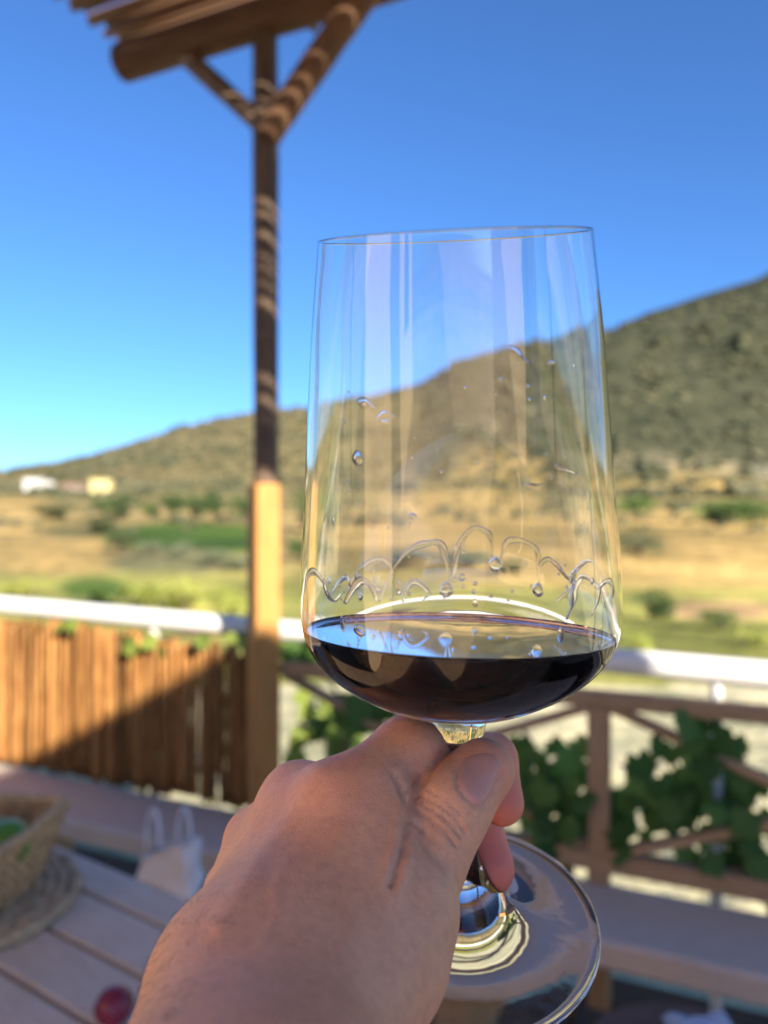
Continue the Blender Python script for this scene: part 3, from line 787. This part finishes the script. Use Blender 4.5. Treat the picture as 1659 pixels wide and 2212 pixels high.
# bowl interior joined at the lip
n0 = len(mb.v)
mb.lathe([(r, -z) for r, z in inner], NS)
last = n0 + (len(inner) - 1) * NS
lip = len(mb.v); rl_ = .0333
mb.v += [(rl_ * math.cos(2 * math.pi * j / NS), rl_ * math.sin(2 * math.pi * j / NS), .00008) for j in range(NS)]
for j in range(NS):
    k = (j + 1) % NS
    mb.f.append((last + j, last + k, lip + k, lip + j)); mb.f.append((lip + j, lip + k, k, j))
gme = mb.mesh('wine_glass', True)
bm = bmesh.new(); bm.from_mesh(gme); bmesh.ops.remove_doubles(bm, verts=bm.verts, dist=2.2e-5); bmesh.ops.recalc_face_normals(bm, faces=bm.faces); bm.to_mesh(gme); bm.free()
m, t, b = new_mat('clear_glass')
b.inputs['Transmission Weight'].default_value = 1; b.inputs['IOR'].default_value = 1.5; b.inputs['Roughness'].default_value = 0; b.inputs['Base Color'].default_value = (.985, .99, .985, 1)
mp = nd(t, 'ShaderNodeMapping'); mp.inputs['Scale'].default_value = (1, 1, .12); tc = nd(t, 'ShaderNodeTexCoord'); t.links.new(tc.outputs['Object'], mp.inputs[0])
bump(t, b, noise_tex(t, mp.outputs[0], 90, 2, .4), .035, .002)
M['glass'] = m
gl = link('wine_glass', gme, M['glass'], None, GM)
tag(gl, 'tall clear wine glass with short stem and round foot held by the hand', 'wine glass')

# ------------------------------------------------------------------ wine
GI = GM.inverted()
wp = [(r + .00035 if r > 1e-4 else r, z + (.0003 if r < .03 else 0)) for r, z in inner]
mb = MB(); mb.lathe([(r, -z) for r, z in wp], NS); wme = mb.mesh('red_wine', True)
bm = bmesh.new(); bm.from_mesh(wme); bmesh.ops.remove_doubles(bm, verts=bm.verts, dist=4e-5)
bmesh.ops.transform(bm, matrix=GM, verts=bm.verts)
ZW = EYE - .0329
res = bmesh.ops.bisect_plane(bm, geom=bm.verts[:] + bm.edges[:] + bm.faces[:], plane_co=(0, 0, ZW), plane_no=(0.02, 0, 1), clear_outer=True)
be = [e for e in bm.edges if e.is_boundary]
cap = bmesh.ops.contextual_create(bm, geom=be)
capf = [f for f in bm.faces if len(f.verts) > 20]
for f in [f for f in bm.faces if len(f.verts) > 20]:
    ring = list(f.verts); cen_ = sum((v.co for v in ring), Vector()) / len(ring); bm.faces.remove(f)
    for thk, dz in ((.0005, .0007), (.0007, .0004), (.0010, .0002), (.0016, .00006)):
        new = []
        for v in ring:
            d_ = cen_ - v.co; d_.z = 0
            new.append(bm.verts.new(v.co + d_.normalized() * thk - Vector((0, 0, dz))))
        for i in range(len(ring)):
            j = (i + 1) % len(ring); bm.faces.new((ring[i], ring[j], new[j], new[i])).smooth = True
        ring = new
    bm.faces.new(ring).smooth = False
bmesh.ops.recalc_face_normals(bm, faces=bm.faces)
bm.to_mesh(wme); bm.free()
m, t, b = new_mat('red_wine')
b.inputs['Transmission Weight'].default_value = 1; b.inputs['IOR'].default_value = 1.34; b.inputs['Roughness'].default_value = 0; b.inputs['Base Color'].default_value = (.9, .55, .6, 1)
va = nd(t, 'ShaderNodeVolumeAbsorption'); va.inputs['Color'].default_value = (.62, .02, .05, 1); va.inputs['Density'].default_value = 180
t.links.new(va.outputs[0], t.nodes['Material Output'].inputs['Volume'])
M['wine'] = m
wn = link('red_wine', wme, M['wine']); tag(wn, 'deep dark red wine filling the bottom of the bowl', 'wine')
# clear beads and arches the wine left on the wall
m, t, b = new_mat('wine_film')
b.inputs['Transmission Weight'].default_value = 1; b.inputs['IOR'].default_value = 1.36; b.inputs['Roughness'].default_value = 0; b.inputs['Base Color'].default_value = (.99, .97, .97, 1)
M['film'] = m
imb = MB(); imb.lathe([(r, -z) for r, z in inner], NS)
ibv = BVHTree.FromPolygons([GM @ Vector(v) for v in imb.v], imb.f)
EYEV = Vector((0, 0, EYE))
def on_wall(px, py, far=True):
    d = (P(px, py, 1) - EYEV).normalized(); h = ibv.ray_cast(EYEV, d)
    if h[0] is None: return None
    p = h[0]
    if far:
        h2 = ibv.ray_cast(p + d * .004, d)
        if h2[0] is not None: p = h2[0]
    s = (p - RIM).dot(AX); c = RIM + AX * s; n = (c - p).normalized()
    return p, n
def c2(x, y): return (x * .5127 + 594, y * .5127 + 459)
def leg(pts, far=True, r=.0007, bead=0):
    q = []
    dense = []
    pts = [np.array(c2(*p)) for p in pts]
    for i in range(len(pts) - 1):
        p0, p1, p2, p3 = [pts[max(0, min(len(pts) - 1, k))] for k in (i - 1, i, i + 1, i + 2)]
        for j in range(8):
            u = j / 8; dense.append(.5 * ((2 * p1) + (-p0 + p2) * u + (2 * p0 - 5 * p1 + 4 * p2 - p3) * u * u + (-p0 + 3 * p1 - 3 * p2 + p3) * u ** 3))
    dense.append(pts[-1])
    for d in dense:
        h = on_wall(d[0], d[1], far)
        if h: q.append((h[0], h[1]))
    if len(q) < 4: return
    mb = MB(); n = len(q); nv = Vector()
    for _, nn in q: nv += nn
    rad = [r * (.3 + .7 * math.sin(math.pi * min(1, .05 + i / n))) * (1 + .9 * noise.noise((i * .13, n, r * 9e3))) for i in range(n)]
    mb.tube([a for a, _ in q], rad, 8, flat=.1, up=nv.normalized())
    link('wine_leg', mb.mesh('wine_leg', True), M['film'], wn)
def drop(x, y, rx, ry, far=True, name='wine_droplet'):
    h = on_wall(*c2(x, y), far)
    if not h: return
    p, n = h; k = .5127 / FPX * p.y
    up = (UPG - n * UPG.dot(n)).normalized(); side = up.cross(n)
    bm = bmesh.new(); bmesh.ops.create_uvsphere(bm, u_segments=20, v_segments=12, radius=1)
    for v in bm.verts:
        tz = v.co.z; sq = 1 - .35 * max(0, tz)
        c = side * v.co.x * rx * k * sq + up * tz * ry * k + n * v.co.y * min(rx, ry) * k * .26
        v.co = c
    me = bpy.data.meshes.new(name); bm.to_mesh(me); bm.free(); me.polygons.foreach_set('use_smooth', [True] * len(me.polygons))
    link(name, me, M['film'], wn, Matrix.Translation(p + n * min(rx, ry) * k * .02))
rd0 = random.Random(3)
for pts, far, r in [
    ([(440, 1640), (500, 1500), (560, 1430), (640, 1390), (700, 1400), (718, 1480), (722, 1560)], True, .0011),
    ([(730, 1580), (750, 1500), (775, 1400), (830, 1335), (890, 1345), (918, 1400), (910, 1470)], True, .0010),
    ([(950, 1480), (965, 1400), (1000, 1375), (1060, 1380), (1100, 1430), (1112, 1490), (1108, 1560)], True, .0010),
    ([(1112, 1490), (1150, 1460), (1190, 1480), (1240, 1535), (1270, 1500), (1310, 1462), (1350, 1485), (1385, 1560)], True, .0010),
    ([(300, 1600), (340, 1520), (385, 1472), (450, 1465), (488, 1495), (497, 1560), (495, 1640)], True, .0009),
    ([(240, 1600), (262, 1560), (300, 1545), (318, 1590)], True, .0008),
    ([(128, 1600), (140, 1530), (172, 1518), (205, 1560), (225, 1600), (252, 1640), (290, 1600)], False, .0010),
    ([(300, 1640), (330, 1580), (370, 1550), (410, 1580), (430, 1640)], False, .0009),
    ([(530, 1640), (560, 1570), (600, 1560), (640, 1600), (620, 1640)], True, .0009),
    ([(1180, 1640), (1240, 1600), (1290, 1540), (1340, 1555), (1375, 1600), (1390, 1660)], True, .0009),
    ([(1230, 1720), (1245, 1650), (1262, 1590), (1290, 1545)], False, .0011),
    ([(1330, 1700), (1355, 1640), (1368, 1580), (1400, 1560), (1425, 1600)], False, .0009),
    ([(985, 570), (1010, 590), (1040, 615), (1068, 640)], False, .0008), ([(350, 800), (385, 800), (418, 832)], False, .0008),
    ([(430, 885), (440, 858), (475, 850), (505, 872)], False, .0007), ([(1175, 1055), (1200, 1080), (1260, 1100)], False, .0006),
    ([(1050, 1150), (1090, 1155), (1125, 1148)], False, .0005), ([(140, 1430), (128, 1500), (122, 1560)], False, .0008)]:
    leg([(a_ + rd0.uniform(-7, 7), b_ + rd0.uniform(-7, 7)) for a_, b_ in pts], far, r * .95)
for q in [(722, 1590, 30, 38, True), (1110, 1590, 27, 33, True), (930, 1480, 30, 34, True), (465, 880, 26, 9, False), (1162, 632, 20, 10, False), (1066, 732, 10, 9, False),
          (375, 812, 18, 8, False), (300, 880, 9, 6, False), (315, 755, 7, 7, False), (350, 1035, 30, 34, False), (580, 1278, 22, 13, False), (520, 1580, 14, 40, True), (250, 1300, 12, 22, False),
          (850, 1055, 9, 8, False), (1285, 1320, 5, 5, False), (320, 1170, 7, 5, False), (530, 1780, 16, 22, False), (360, 1760, 34, 26, False), (290, 1740, 12, 30, False), (1200, 1780, 16, 40, False), (1415, 1600, 16, 34, False)]:
    drop(*q)

rd = random.Random(4)
for _ in range(60):
    x_ = rd.uniform(230, 1330); y_ = rd.choice((rd.uniform(560, 1000), rd.uniform(1000, 1500), rd.uniform(1460, 1640), rd.uniform(1500, 1640))); q_ = rd.uniform(3, 8)
    drop(x_, y_, q_, q_ * rd.uniform(.6, 1.5), rd.random() < .4)
for _ in range(20):
    q_ = rd.uniform(5, 16); drop(rd.uniform(180, 1400), rd.uniform(1530, 1650), q_, q_ * rd.uniform(.9, 1.9), rd.random() < .65)

# ------------------------------------------------------------------ hand (one continuous surface)
def rc_(p, a, b, ra, rb):
    ab = b - a; h = np.clip(((p - a) @ ab) / (ab @ ab), 0, 1)
    return np.linalg.norm(p - a - h[:, None] * ab, axis=1) - (ra + (rb - ra) * h)
def smin(a, b, k):
    h = np.maximum(k - np.abs(a - b), 0) / k
    return np.minimum(a, b) - h * h * k * .25
def H(px, py, d): return np.array(P(px, py, d))
def R(rpx, d): return rpx / FPX * d
J = dict(
  wrist=H(540, 2180, .170), fore=H(425, 2600, .125), fore2=np.array((-.062, .055, EYE - .215)),
  wristb=H(655, 2180, .172), foreb=H(600, 2600, .128), fore2b=np.array((-.030, .055, EYE - .215)),
  im=H(742, 1735, .208), mm=H(640, 1725, .226), rm=H(550, 1815, .236), lm=H(505, 1920, .244),
  ic=H(680, 2080, .180), mc=H(570, 2080, .184), rc=H(490, 2080, .190), lc=H(470, 2100, .196),
  ip=H(880, 1622, .224), idp=H(1062, 1640, .2545), it=H(1084, 1735, .2475),
  mp=H(880, 1735, .262), mdp=H(1028, 1790, .2650), mt=H(1056, 1876, .2560),
  rp=H(830, 1850, .270), rdp=H(930, 1930, .262), rt=H(900, 1960, .245),
  lp=H(780, 1950, .270), lt=H(850, 2010, .250),
  tc=H(752, 2140, .176), tm=H(922, 1890, .2002), ti=H(968, 1748, .2115), tt=H(1042, 1664, .2212),
)
def hand_sdf(p):
    palm = rc_(p, J['ic'], J['im'], R(95, .18), R(84, .208))
    palm = smin(palm, rc_(p, J['mc'], J['mm'], R(95, .184), R(72, .226)), .022)
    palm = smin(palm, rc_(p, J['rc'], J['rm'], R(80, .19), R(64, .236)), .020)
    palm = smin(palm, rc_(p, J['lc'], J['lm'], R(75, .196), R(64, .244)), .012)
    arm = smin(rc_(p, J['wrist'], J['fore'], R(225, .170), R(300, .125)), rc_(p, J['wristb'], J['foreb'], R(190, .172), R(300, .128)), .012)
    arm = smin(arm, smin(rc_(p, J['fore'], J['fore2'], R(300, .125), .028), rc_(p, J['foreb'], J['fore2b'], R(300, .128), .028), .012), .012)
    palm = smin(palm, arm, .022)
    # thenar and the web between thumb and index
    th = smin(rc_(p, J['tc'], H(880, 1975, .1915), R(120, .176), R(92, .1915)), rc_(p, H(862, 2080, .182), H(880, 1950, .193), R(100, .182), R(94, .193)), .01)
    palm = smin(palm, th, .016)
    palm = smin(palm, rc_(p, H(788, 1830, .2035), H(760, 2030, .1865), R(92, .2035), R(100, .1865)), .012)
    palm = smin(palm, rc_(p, H(835, 1730, .2090), H(822, 1870, .1995), R(50, .2090), R(50, .1995)), .010)
    # index
    idx = rc_(p, J['im'], J['ip'], R(80, .208), R(72, .224))
    idx = smin(idx, rc_(p, J['ip'], J['idp'], R(70, .224), .0082), .004)
    idx = smin(idx, rc_(p, J['idp'], J['it'], .0081, .0072), .003)
    body = smin(palm, idx, .006)
    # middle, ring, little wrap behind the stem
    mid = smin(rc_(p, J['mm'], J['mp'], .0095, .0095), rc_(p, J['mp'], J['mdp'], .0092, .0083), .004)
    mid = smin(mid, rc_(p, J['mdp'], J['mt'], .0092, .0086), .003)
    body = smin(body, mid, .0025)
    rg = smin(rc_(p, J['rm'], J['rp'], .0092, .009), smin(rc_(p, J['rp'], J['rdp'], .0088, .008), rc_(p, J['rdp'], J['rt'], .008, .007), .003), .004)
    lt = smin(rc_(p, J['lm'], J['lp'], .0085, .008), rc_(p, J['lp'], J['lt'], .0078, .0066), .004)
    body = smin(body, smin(rg, lt, .002), .002)
    # thumb
    tb_ = rc_(p, J['tm'], J['ti'], R(80, .2002), R(84, .2115))
    tb_ = smin(tb_, rc_(p, J['ti'], J['tt'], R(85, .2115), R(70, .2212)), .004)
    body = smin(body, tb_, .0009)
    # room for the stem
    s0 = np.array(RIM + AX * .130); s1 = np.array(RIM + AX * .205)
    st = rc_(p, s0, s1, .0088, .0050)
    body = -smin(-body, st - .0001, .0008)
    return body

VOX = .0010
keys = np.array([v for v in J.values()])
lo = np.minimum(keys.min(0) - .04, [-.11, .03, EYE - .26]); hi = keys.max(0) + np.array([.02, .02, .03])
lo[2] = max(lo[2], EYE - .25)
BL = 8
dims = np.ceil((hi - lo) / VOX / BL).astype(int) * BL
nb = dims // BL
bi = np.stack(np.meshgrid(*[np.arange(k) for k in nb], indexing='ij'), -1).reshape(-1, 3)
bcen = lo + (bi + .5) * BL * VOX
bd = hand_sdf(bcen)
D = np.repeat(np.repeat(np.repeat(bd.reshape(nb).astype(np.float32), BL, 0), BL, 1), BL, 2)
act = bi[np.abs(bd) < BL * VOX * 1.1]
sub = np.stack(np.meshgrid(*[np.arange(BL)] * 3, indexing='ij'), -1).reshape(-1, 3)
for c0_ in range(0, len(act), 400):
    A = act[c0_:c0_ + 400]
    ii = (A[:, None, :] * BL + sub[None]).reshape(-1, 3)
    D[ii[:, 0], ii[:, 1], ii[:, 2]] = hand_sdf(lo + ii * VOX)
# naive surface nets
S = D < 0
nx, ny, nz = D.shape
cor8 = [(a, b_, c_) for a in (0, 1) for b_ in (0, 1) for c_ in (0, 1)]
sl_ = lambda a, n: slice(a, n - 1 + a)
cs = sum(S[sl_(a, nx), sl_(b_, ny), sl_(c_, nz)].astype(np.int8) for a, b_, c_ in cor8)
cell = np.argwhere((cs > 0) & (cs < 8))
cid = -np.ones((nx - 1, ny - 1, nz - 1), dtype=np.int32); cid[cell[:, 0], cell[:, 1], cell[:, 2]] = np.arange(len(cell))
acc = np.zeros((len(cell), 3)); num = np.zeros(len(cell))
for a in cor8:
    for ax_ in range(3):
        if a[ax_]: continue
        b2 = list(a); b2[ax_] = 1
        da = D[cell[:, 0] + a[0], cell[:, 1] + a[1], cell[:, 2] + a[2]]; db = D[cell[:, 0] + b2[0], cell[:, 1] + b2[1], cell[:, 2] + b2[2]]
        mk = (da < 0) != (db < 0)
        tt_ = da[mk] / (da[mk] - db[mk])
        pt = np.repeat(np.array(a, float)[None], mk.sum(), 0); pt[:, ax_] += tt_
        acc[mk] += pt; num[mk] += 1
hv = lo + (cell + acc / num[:, None]) * VOX
hf = []
for ax_ in range(3):
    o1, o2 = [(1, 2), (2, 0), (0, 1)][ax_]
    sa = [slice(None)] * 3; sb = [slice(None)] * 3; sa[ax_] = slice(0, -1); sb[ax_] = slice(1, None)
    e = np.argwhere(S[tuple(sa)] != S[tuple(sb)])
    e = e[(e[:, o1] > 0) & (e[:, o2] > 0) & (e[:, o1] < D.shape[o1] - 1) & (e[:, o2] < D.shape[o2] - 1)]
    q = []
    for d1, d2 in ((0, 0), (1, 0), (1, 1), (0, 1)):
        k = e.copy(); k[:, o1] -= d1; k[:, o2] -= d2; q.append(cid[k[:, 0], k[:, 1], k[:, 2]])
    q = np.stack(q, 1); flip = ~S[e[:, 0], e[:, 1], e[:, 2]]
    q[flip] = q[flip][:, ::-1]; hf.append(q)
hf = np.concatenate(hf); hf = hf[(hf >= 0).all(1)]
def lap(v, f, it, lam):
    e = np.concatenate([f[:, [0, 1]], f[:, [1, 2]], f[:, [2, 3]], f[:, [3, 0]]]); n = len(v)
    for k in range(it):
        s = np.stack([np.bincount(e[:, 0], v[e[:, 1], i], n) + np.bincount(e[:, 1], v[e[:, 0], i], n) for i in range(3)], 1)
        c = np.bincount(e[:, 0], minlength=n) + np.bincount(e[:, 1], minlength=n)
        v = v + lam * (s / np.maximum(c, 1)[:, None] - v)
    return v
hv = lap(hv, hf, 3, .5)
me = bpy.data.meshes.new('hand'); me.from_pydata(hv.tolist(), [], hf.tolist()); me.update()
bm = bmesh.new(); bm.from_mesh(me); bmesh.ops.recalc_face_normals(bm, faces=bm.faces); bm.to_mesh(me); bm.free(); me.update()
me.polygons.foreach_set('use_smooth', [True] * len(me.polygons))
# creases and folds, pressed into the surface
nrm = np.zeros(len(hv) * 3, dtype=np.float32); me.vertices.foreach_get('normal', nrm); nrm = nrm.reshape(-1, 3).astype(float)
E3 = np.array(EYEV)
pxx = CX + FPX * hv[:, 0] / hv[:, 1]; pyy = CY - FPX * (hv[:, 2] - EYE) / hv[:, 1]
front = np.clip(-(nrm * (hv - E3)).sum(1) / np.linalg.norm(hv - E3, axis=1), 0, 1)
disp = np.zeros(len(hv))
def pdist(pts):
    d = np.full(len(hv), 1e9)
    for (x0, y0), (x1, y1) in zip(pts[:-1], pts[1:]):
        dx, dy = x1 - x0, y1 - y0; h = np.clip(((pxx - x0) * dx + (pyy - y0) * dy) / (dx * dx + dy * dy), 0, 1)
        d = np.minimum(d, np.hypot(pxx - x0 - h * dx, pyy - y0 - h * dy))
    return d
def groove(pts, wpx, depth, dmax=.236):
    d = pdist(pts); disp[:] -= depth * np.exp(-(d / wpx) ** 2) * (front > .1) * (hv[:, 1] < dmax)
def ridge(pts, wpx, h, dmax=.25):
    d = pdist(pts); disp[:] += h * np.exp(-(d / wpx) ** 2) * (front > .02) * (hv[:, 1] < dmax)
def c1(*pts): return [((x / .754 + 300) * .54, (y / .754 + 2700) * .54) for x, y in pts]
for pts, wd, dp in [
    (c1((1042, 385), (1085, 410), (1130, 445), (1165, 490)), 4, .00035),
    (c1((1035, 362), (1090, 385), (1140, 425), (1178, 475)), 4, .0003),
    (c1((1030, 410), (1070, 435), (1120, 475), (1150, 515)), 4, .0003),
    (c1((1060, 345), (1110, 372), (1160, 415)), 3.5, .0002),
    (c1((1010, 440), (1040, 465), (1080, 500)), 4, .0002),
    (c1((1000, 350), (1020, 330), (1036, 300)), 5, .0003),
    (c1((965, 300), (985, 340), (993, 380)), 6, .0004),
    ]:
    groove(pts, wd, dp * 3.6)
cr_ = [(958, 1622), (932, 1664), (902, 1704), (885, 1742), (874, 1790), (866, 1842), (853, 1886), (846, 1910)]
groove(cr_, 8, .0009)
groove([(846, 1910), (858, 1890)], 9, .0005)
ridge([(x - 17, y - 4) for x, y in cr_[2:]], 12, .0008)
ridge([(x + 19, y + 4) for x, y in cr_[3:]], 12, .0005)
ridge(c1((1000, 560), (985, 620), (972, 670)), 13, .0006)
nl_ = [(988, 1661), (986, 1691), (1000, 1718), (1023, 1740), (1043, 1741), (1061, 1714), (1077, 1674)]
groove(nl_, 5, .0005)
ridge([(x - (1040 - x) * .12, y + 9) for x, y in nl_], 6, .0003)
ridge(c1((640, 560), (600, 640), (610, 720), (560, 820)), 10, .0003)
ridge(c1((800, 480), (720, 600), (640, 720)), 14, .0003)
ridge(c1((735, 300), (640, 440), (540, 590), (430, 760)), 26, .0008)
ridge(c1((700, 240), (620, 290), (570, 370)), 22, .0004)
hv2 = hv + nrm * disp[:, None]
me.vertices.foreach_set('co', hv2.astype(np.float32).ravel()); me.update()
fl_ = np.zeros(len(hv))
for k, rr, a in (('it', .016, 1), ('mt', .02, 1.15), ('tt', .014, .55), ('ti', .012, .2), ('ip', .016, .35), ('im', .018, .3), ('mm', .014, .3), ('rm', .014, .3), ('rt', .02, 1), ('idp', .014, .8), ('mdp', .015, 1)):
    fl_ = np.maximum(fl_, a * np.exp(-((np.linalg.norm(hv - J[k], axis=1) / rr) ** 2)))
ca = me.color_attributes.new('flush', 'FLOAT_COLOR', 'POINT'); ca.data.foreach_set('color', np.repeat(np.concatenate([np.repeat(fl_[:, None], 3, 1), np.ones((len(hv), 1))], 1), 1, 0).astype(np.float32).ravel())
m, t, b = new_mat('skin')
at = nd(t, 'ShaderNodeAttribute', attribute_name='flush'); oc = nd(t, 'ShaderNodeTexCoord').outputs['Object']
n1 = noise_tex(t, oc, 70, 5, .6); n2 = noise_tex(t, oc, 420, 4, .6)
c = ramp(t, n1, [(.3, (.73, .355, .19)), (.7, (.81, .43, .25))])
c = mixc(t, ramp(t, n2, [(.4, (0, 0, 0)), (.75, (.3, .3, .3))]), c, (.38, .18, .125))
c = mixc(t, at.outputs['Color'], c, (.74, .20, .14))
vf = nd(t, 'ShaderNodeTexVoronoi'); vf.inputs['Scale'].default_value = 260; t.links.new(oc, vf.inputs['Vector'])
sp = ramp(t, vf.outputs['Distance'], [(.03, (.55, .55, .55)), (.075, (0, 0, 0))])
c = mixc(t, sp, c, (.30, .13, .085))
t.links.new(c, b.inputs['Base Color']); b.inputs['Roughness'].default_value = .5; b.inputs['Specular IOR Level'].default_value = .35
b.inputs['Subsurface Weight'].default_value = .25; b.inputs['Subsurface Radius'].default_value = (1.0, .35, .2); b.inputs['Subsurface Scale'].default_value = .004
vo = nd(t, 'ShaderNodeTexVoronoi', feature='DISTANCE_TO_EDGE'); vo.inputs['Scale'].default_value = 1100
wp_ = nd(t, 'ShaderNodeMapping'); wp_.inputs['Scale'].default_value = (1, .7, 1.3); t.links.new(oc, wp_.inputs[0]); t.links.new(wp_.outputs[0], vo.inputs['Vector'])
hh = nd(t, 'ShaderNodeMath', operation='MULTIPLY_ADD'); hh.inputs[1].default_value = .7; t.links.new(n2, hh.inputs[0]); t.links.new(vo.outputs['Distance'], hh.inputs[2])
vo2 = nd(t, 'ShaderNodeTexVoronoi', feature='DISTANCE_TO_EDGE'); vo2.inputs['Scale'].default_value = 2300; t.links.new(wp_.outputs[0], vo2.inputs['Vector'])
h2 = nd(t, 'ShaderNodeMath', operation='MULTIPLY_ADD'); h2.inputs[1].default_value = .6; t.links.new(vo2.outputs['Distance'], h2.inputs[0]); t.links.new(hh.outputs[0], h2.inputs[2])
bump(t, b, h2.outputs[0], .4, .0004)
M['skin'] = m
hand = link('hand', me, M['skin']); tag(hand, 'left hand with bare forearm gripping the wine glass by its stem', 'hand')
# nails follow the finger surface
hbv = BVHTree.FromPolygons([Vector(v) for v in hv2.tolist()], hf.tolist())
m, t, b = new_mat('nail'); b.inputs['Base Color'].default_value = (.60, .28, .205, 1); b.inputs['Roughness'].default_value = .42; b.inputs['Specular IOR Level'].default_value = .5
b.inputs['Subsurface Weight'].default_value = .2; b.inputs['Subsurface Radius'].default_value = (1, .4, .3); b.inputs['Subsurface Scale'].default_value = .002
M['nail'] = m
def nail(name, outline, lift=.00035):
    pts = [np.array(p, float) for p in outline]; cen = sum(pts) / len(pts); n = len(pts); rings = 7
    dense = []
    for i in range(n):
        p0, p1, p2, p3 = pts[i - 1], pts[i], pts[(i + 1) % n], pts[(i + 2) % n]
        for j in range(5):
            u = j / 5; dense.append(.5 * ((2 * p1) + (-p0 + p2) * u + (2 * p0 - 5 * p1 + 4 * p2 - p3) * u * u + (-p0 + 3 * p1 - 3 * p2 + p3) * u ** 3))
    vs, fs = [], []; m_ = len(dense)
    for r in range(rings + 1):
        k = 1 - r / rings * .98
        for d in dense:
            q = cen + (d - cen) * k
            dv = (P(q[0], q[1], 1) - EYEV).normalized(); h = hbv.ray_cast(EYEV, dv)
            if h[0] is None: h = hbv.find_nearest(P(q[0], q[1], .222))
            n_ = h[1] if h[1].dot(dv) < 0 else -h[1]
            up = lift * (1 - max(0, (k - .8) / .2) ** 2 * 1.6)
            vs.append(h[0] + n_ * up)
    for r in range(rings):
        for i in range(m_): fs.append((r * m_ + i, r * m_ + (i + 1) % m_, (r + 1) * m_ + (i + 1) % m_, (r + 1) * m_ + i))
    fs.append(tuple(rings * m_ + i for i in range(m_)))
    mb = MB(); mb.add(vs, fs); return link(name, mb.mesh(name, True), M['nail'], hand)
nail('thumb_nail', [(988, 1661), (986, 1691), (1000, 1718), (1023, 1740), (1043, 1741), (1061, 1714), (1077, 1674), (1080, 1641), (1057, 1624), (1030, 1626), (1003, 1635)])

# fine dark hair on the wrist
r_ = np.random.default_rng(5)
cand = np.where((pxx > 240) & (pxx < 620) & (pyy > 1930) & (pyy < 2330) & (front > .05) & (pxx < 600 - (pyy - 1800) * .55))[0]
mb = MB()
fdir = (J['wrist'] - J['mm']); fdir /= np.linalg.norm(fdir)
for i in r_.choice(cand, 200):
    p_ = hv2[i]; n_ = nrm[i]; tdir = fdir * .6 + np.array((.55, 0, -.35)) + r_.normal(size=3) * .3; tdir -= n_ * (tdir @ n_); tdir /= np.linalg.norm(tdir)
    L_ = r_.uniform(.002, .0045)
    pts = [p_ + tdir * L_ * u + n_ * (.0007 * math.sin(u * 2.6)) for u in (0, .35, .7, 1)]
    mb.tube(pts, [.00003, .00003, .000024, .00001], 3, cap=False)
M['hair'] = plain('arm_hair', (.035, .022, .016), .5)
hr_ = link('arm_hair', mb.mesh('arm_hair', True), M['hair'], hand); hr_['kind'] = 'stuff'
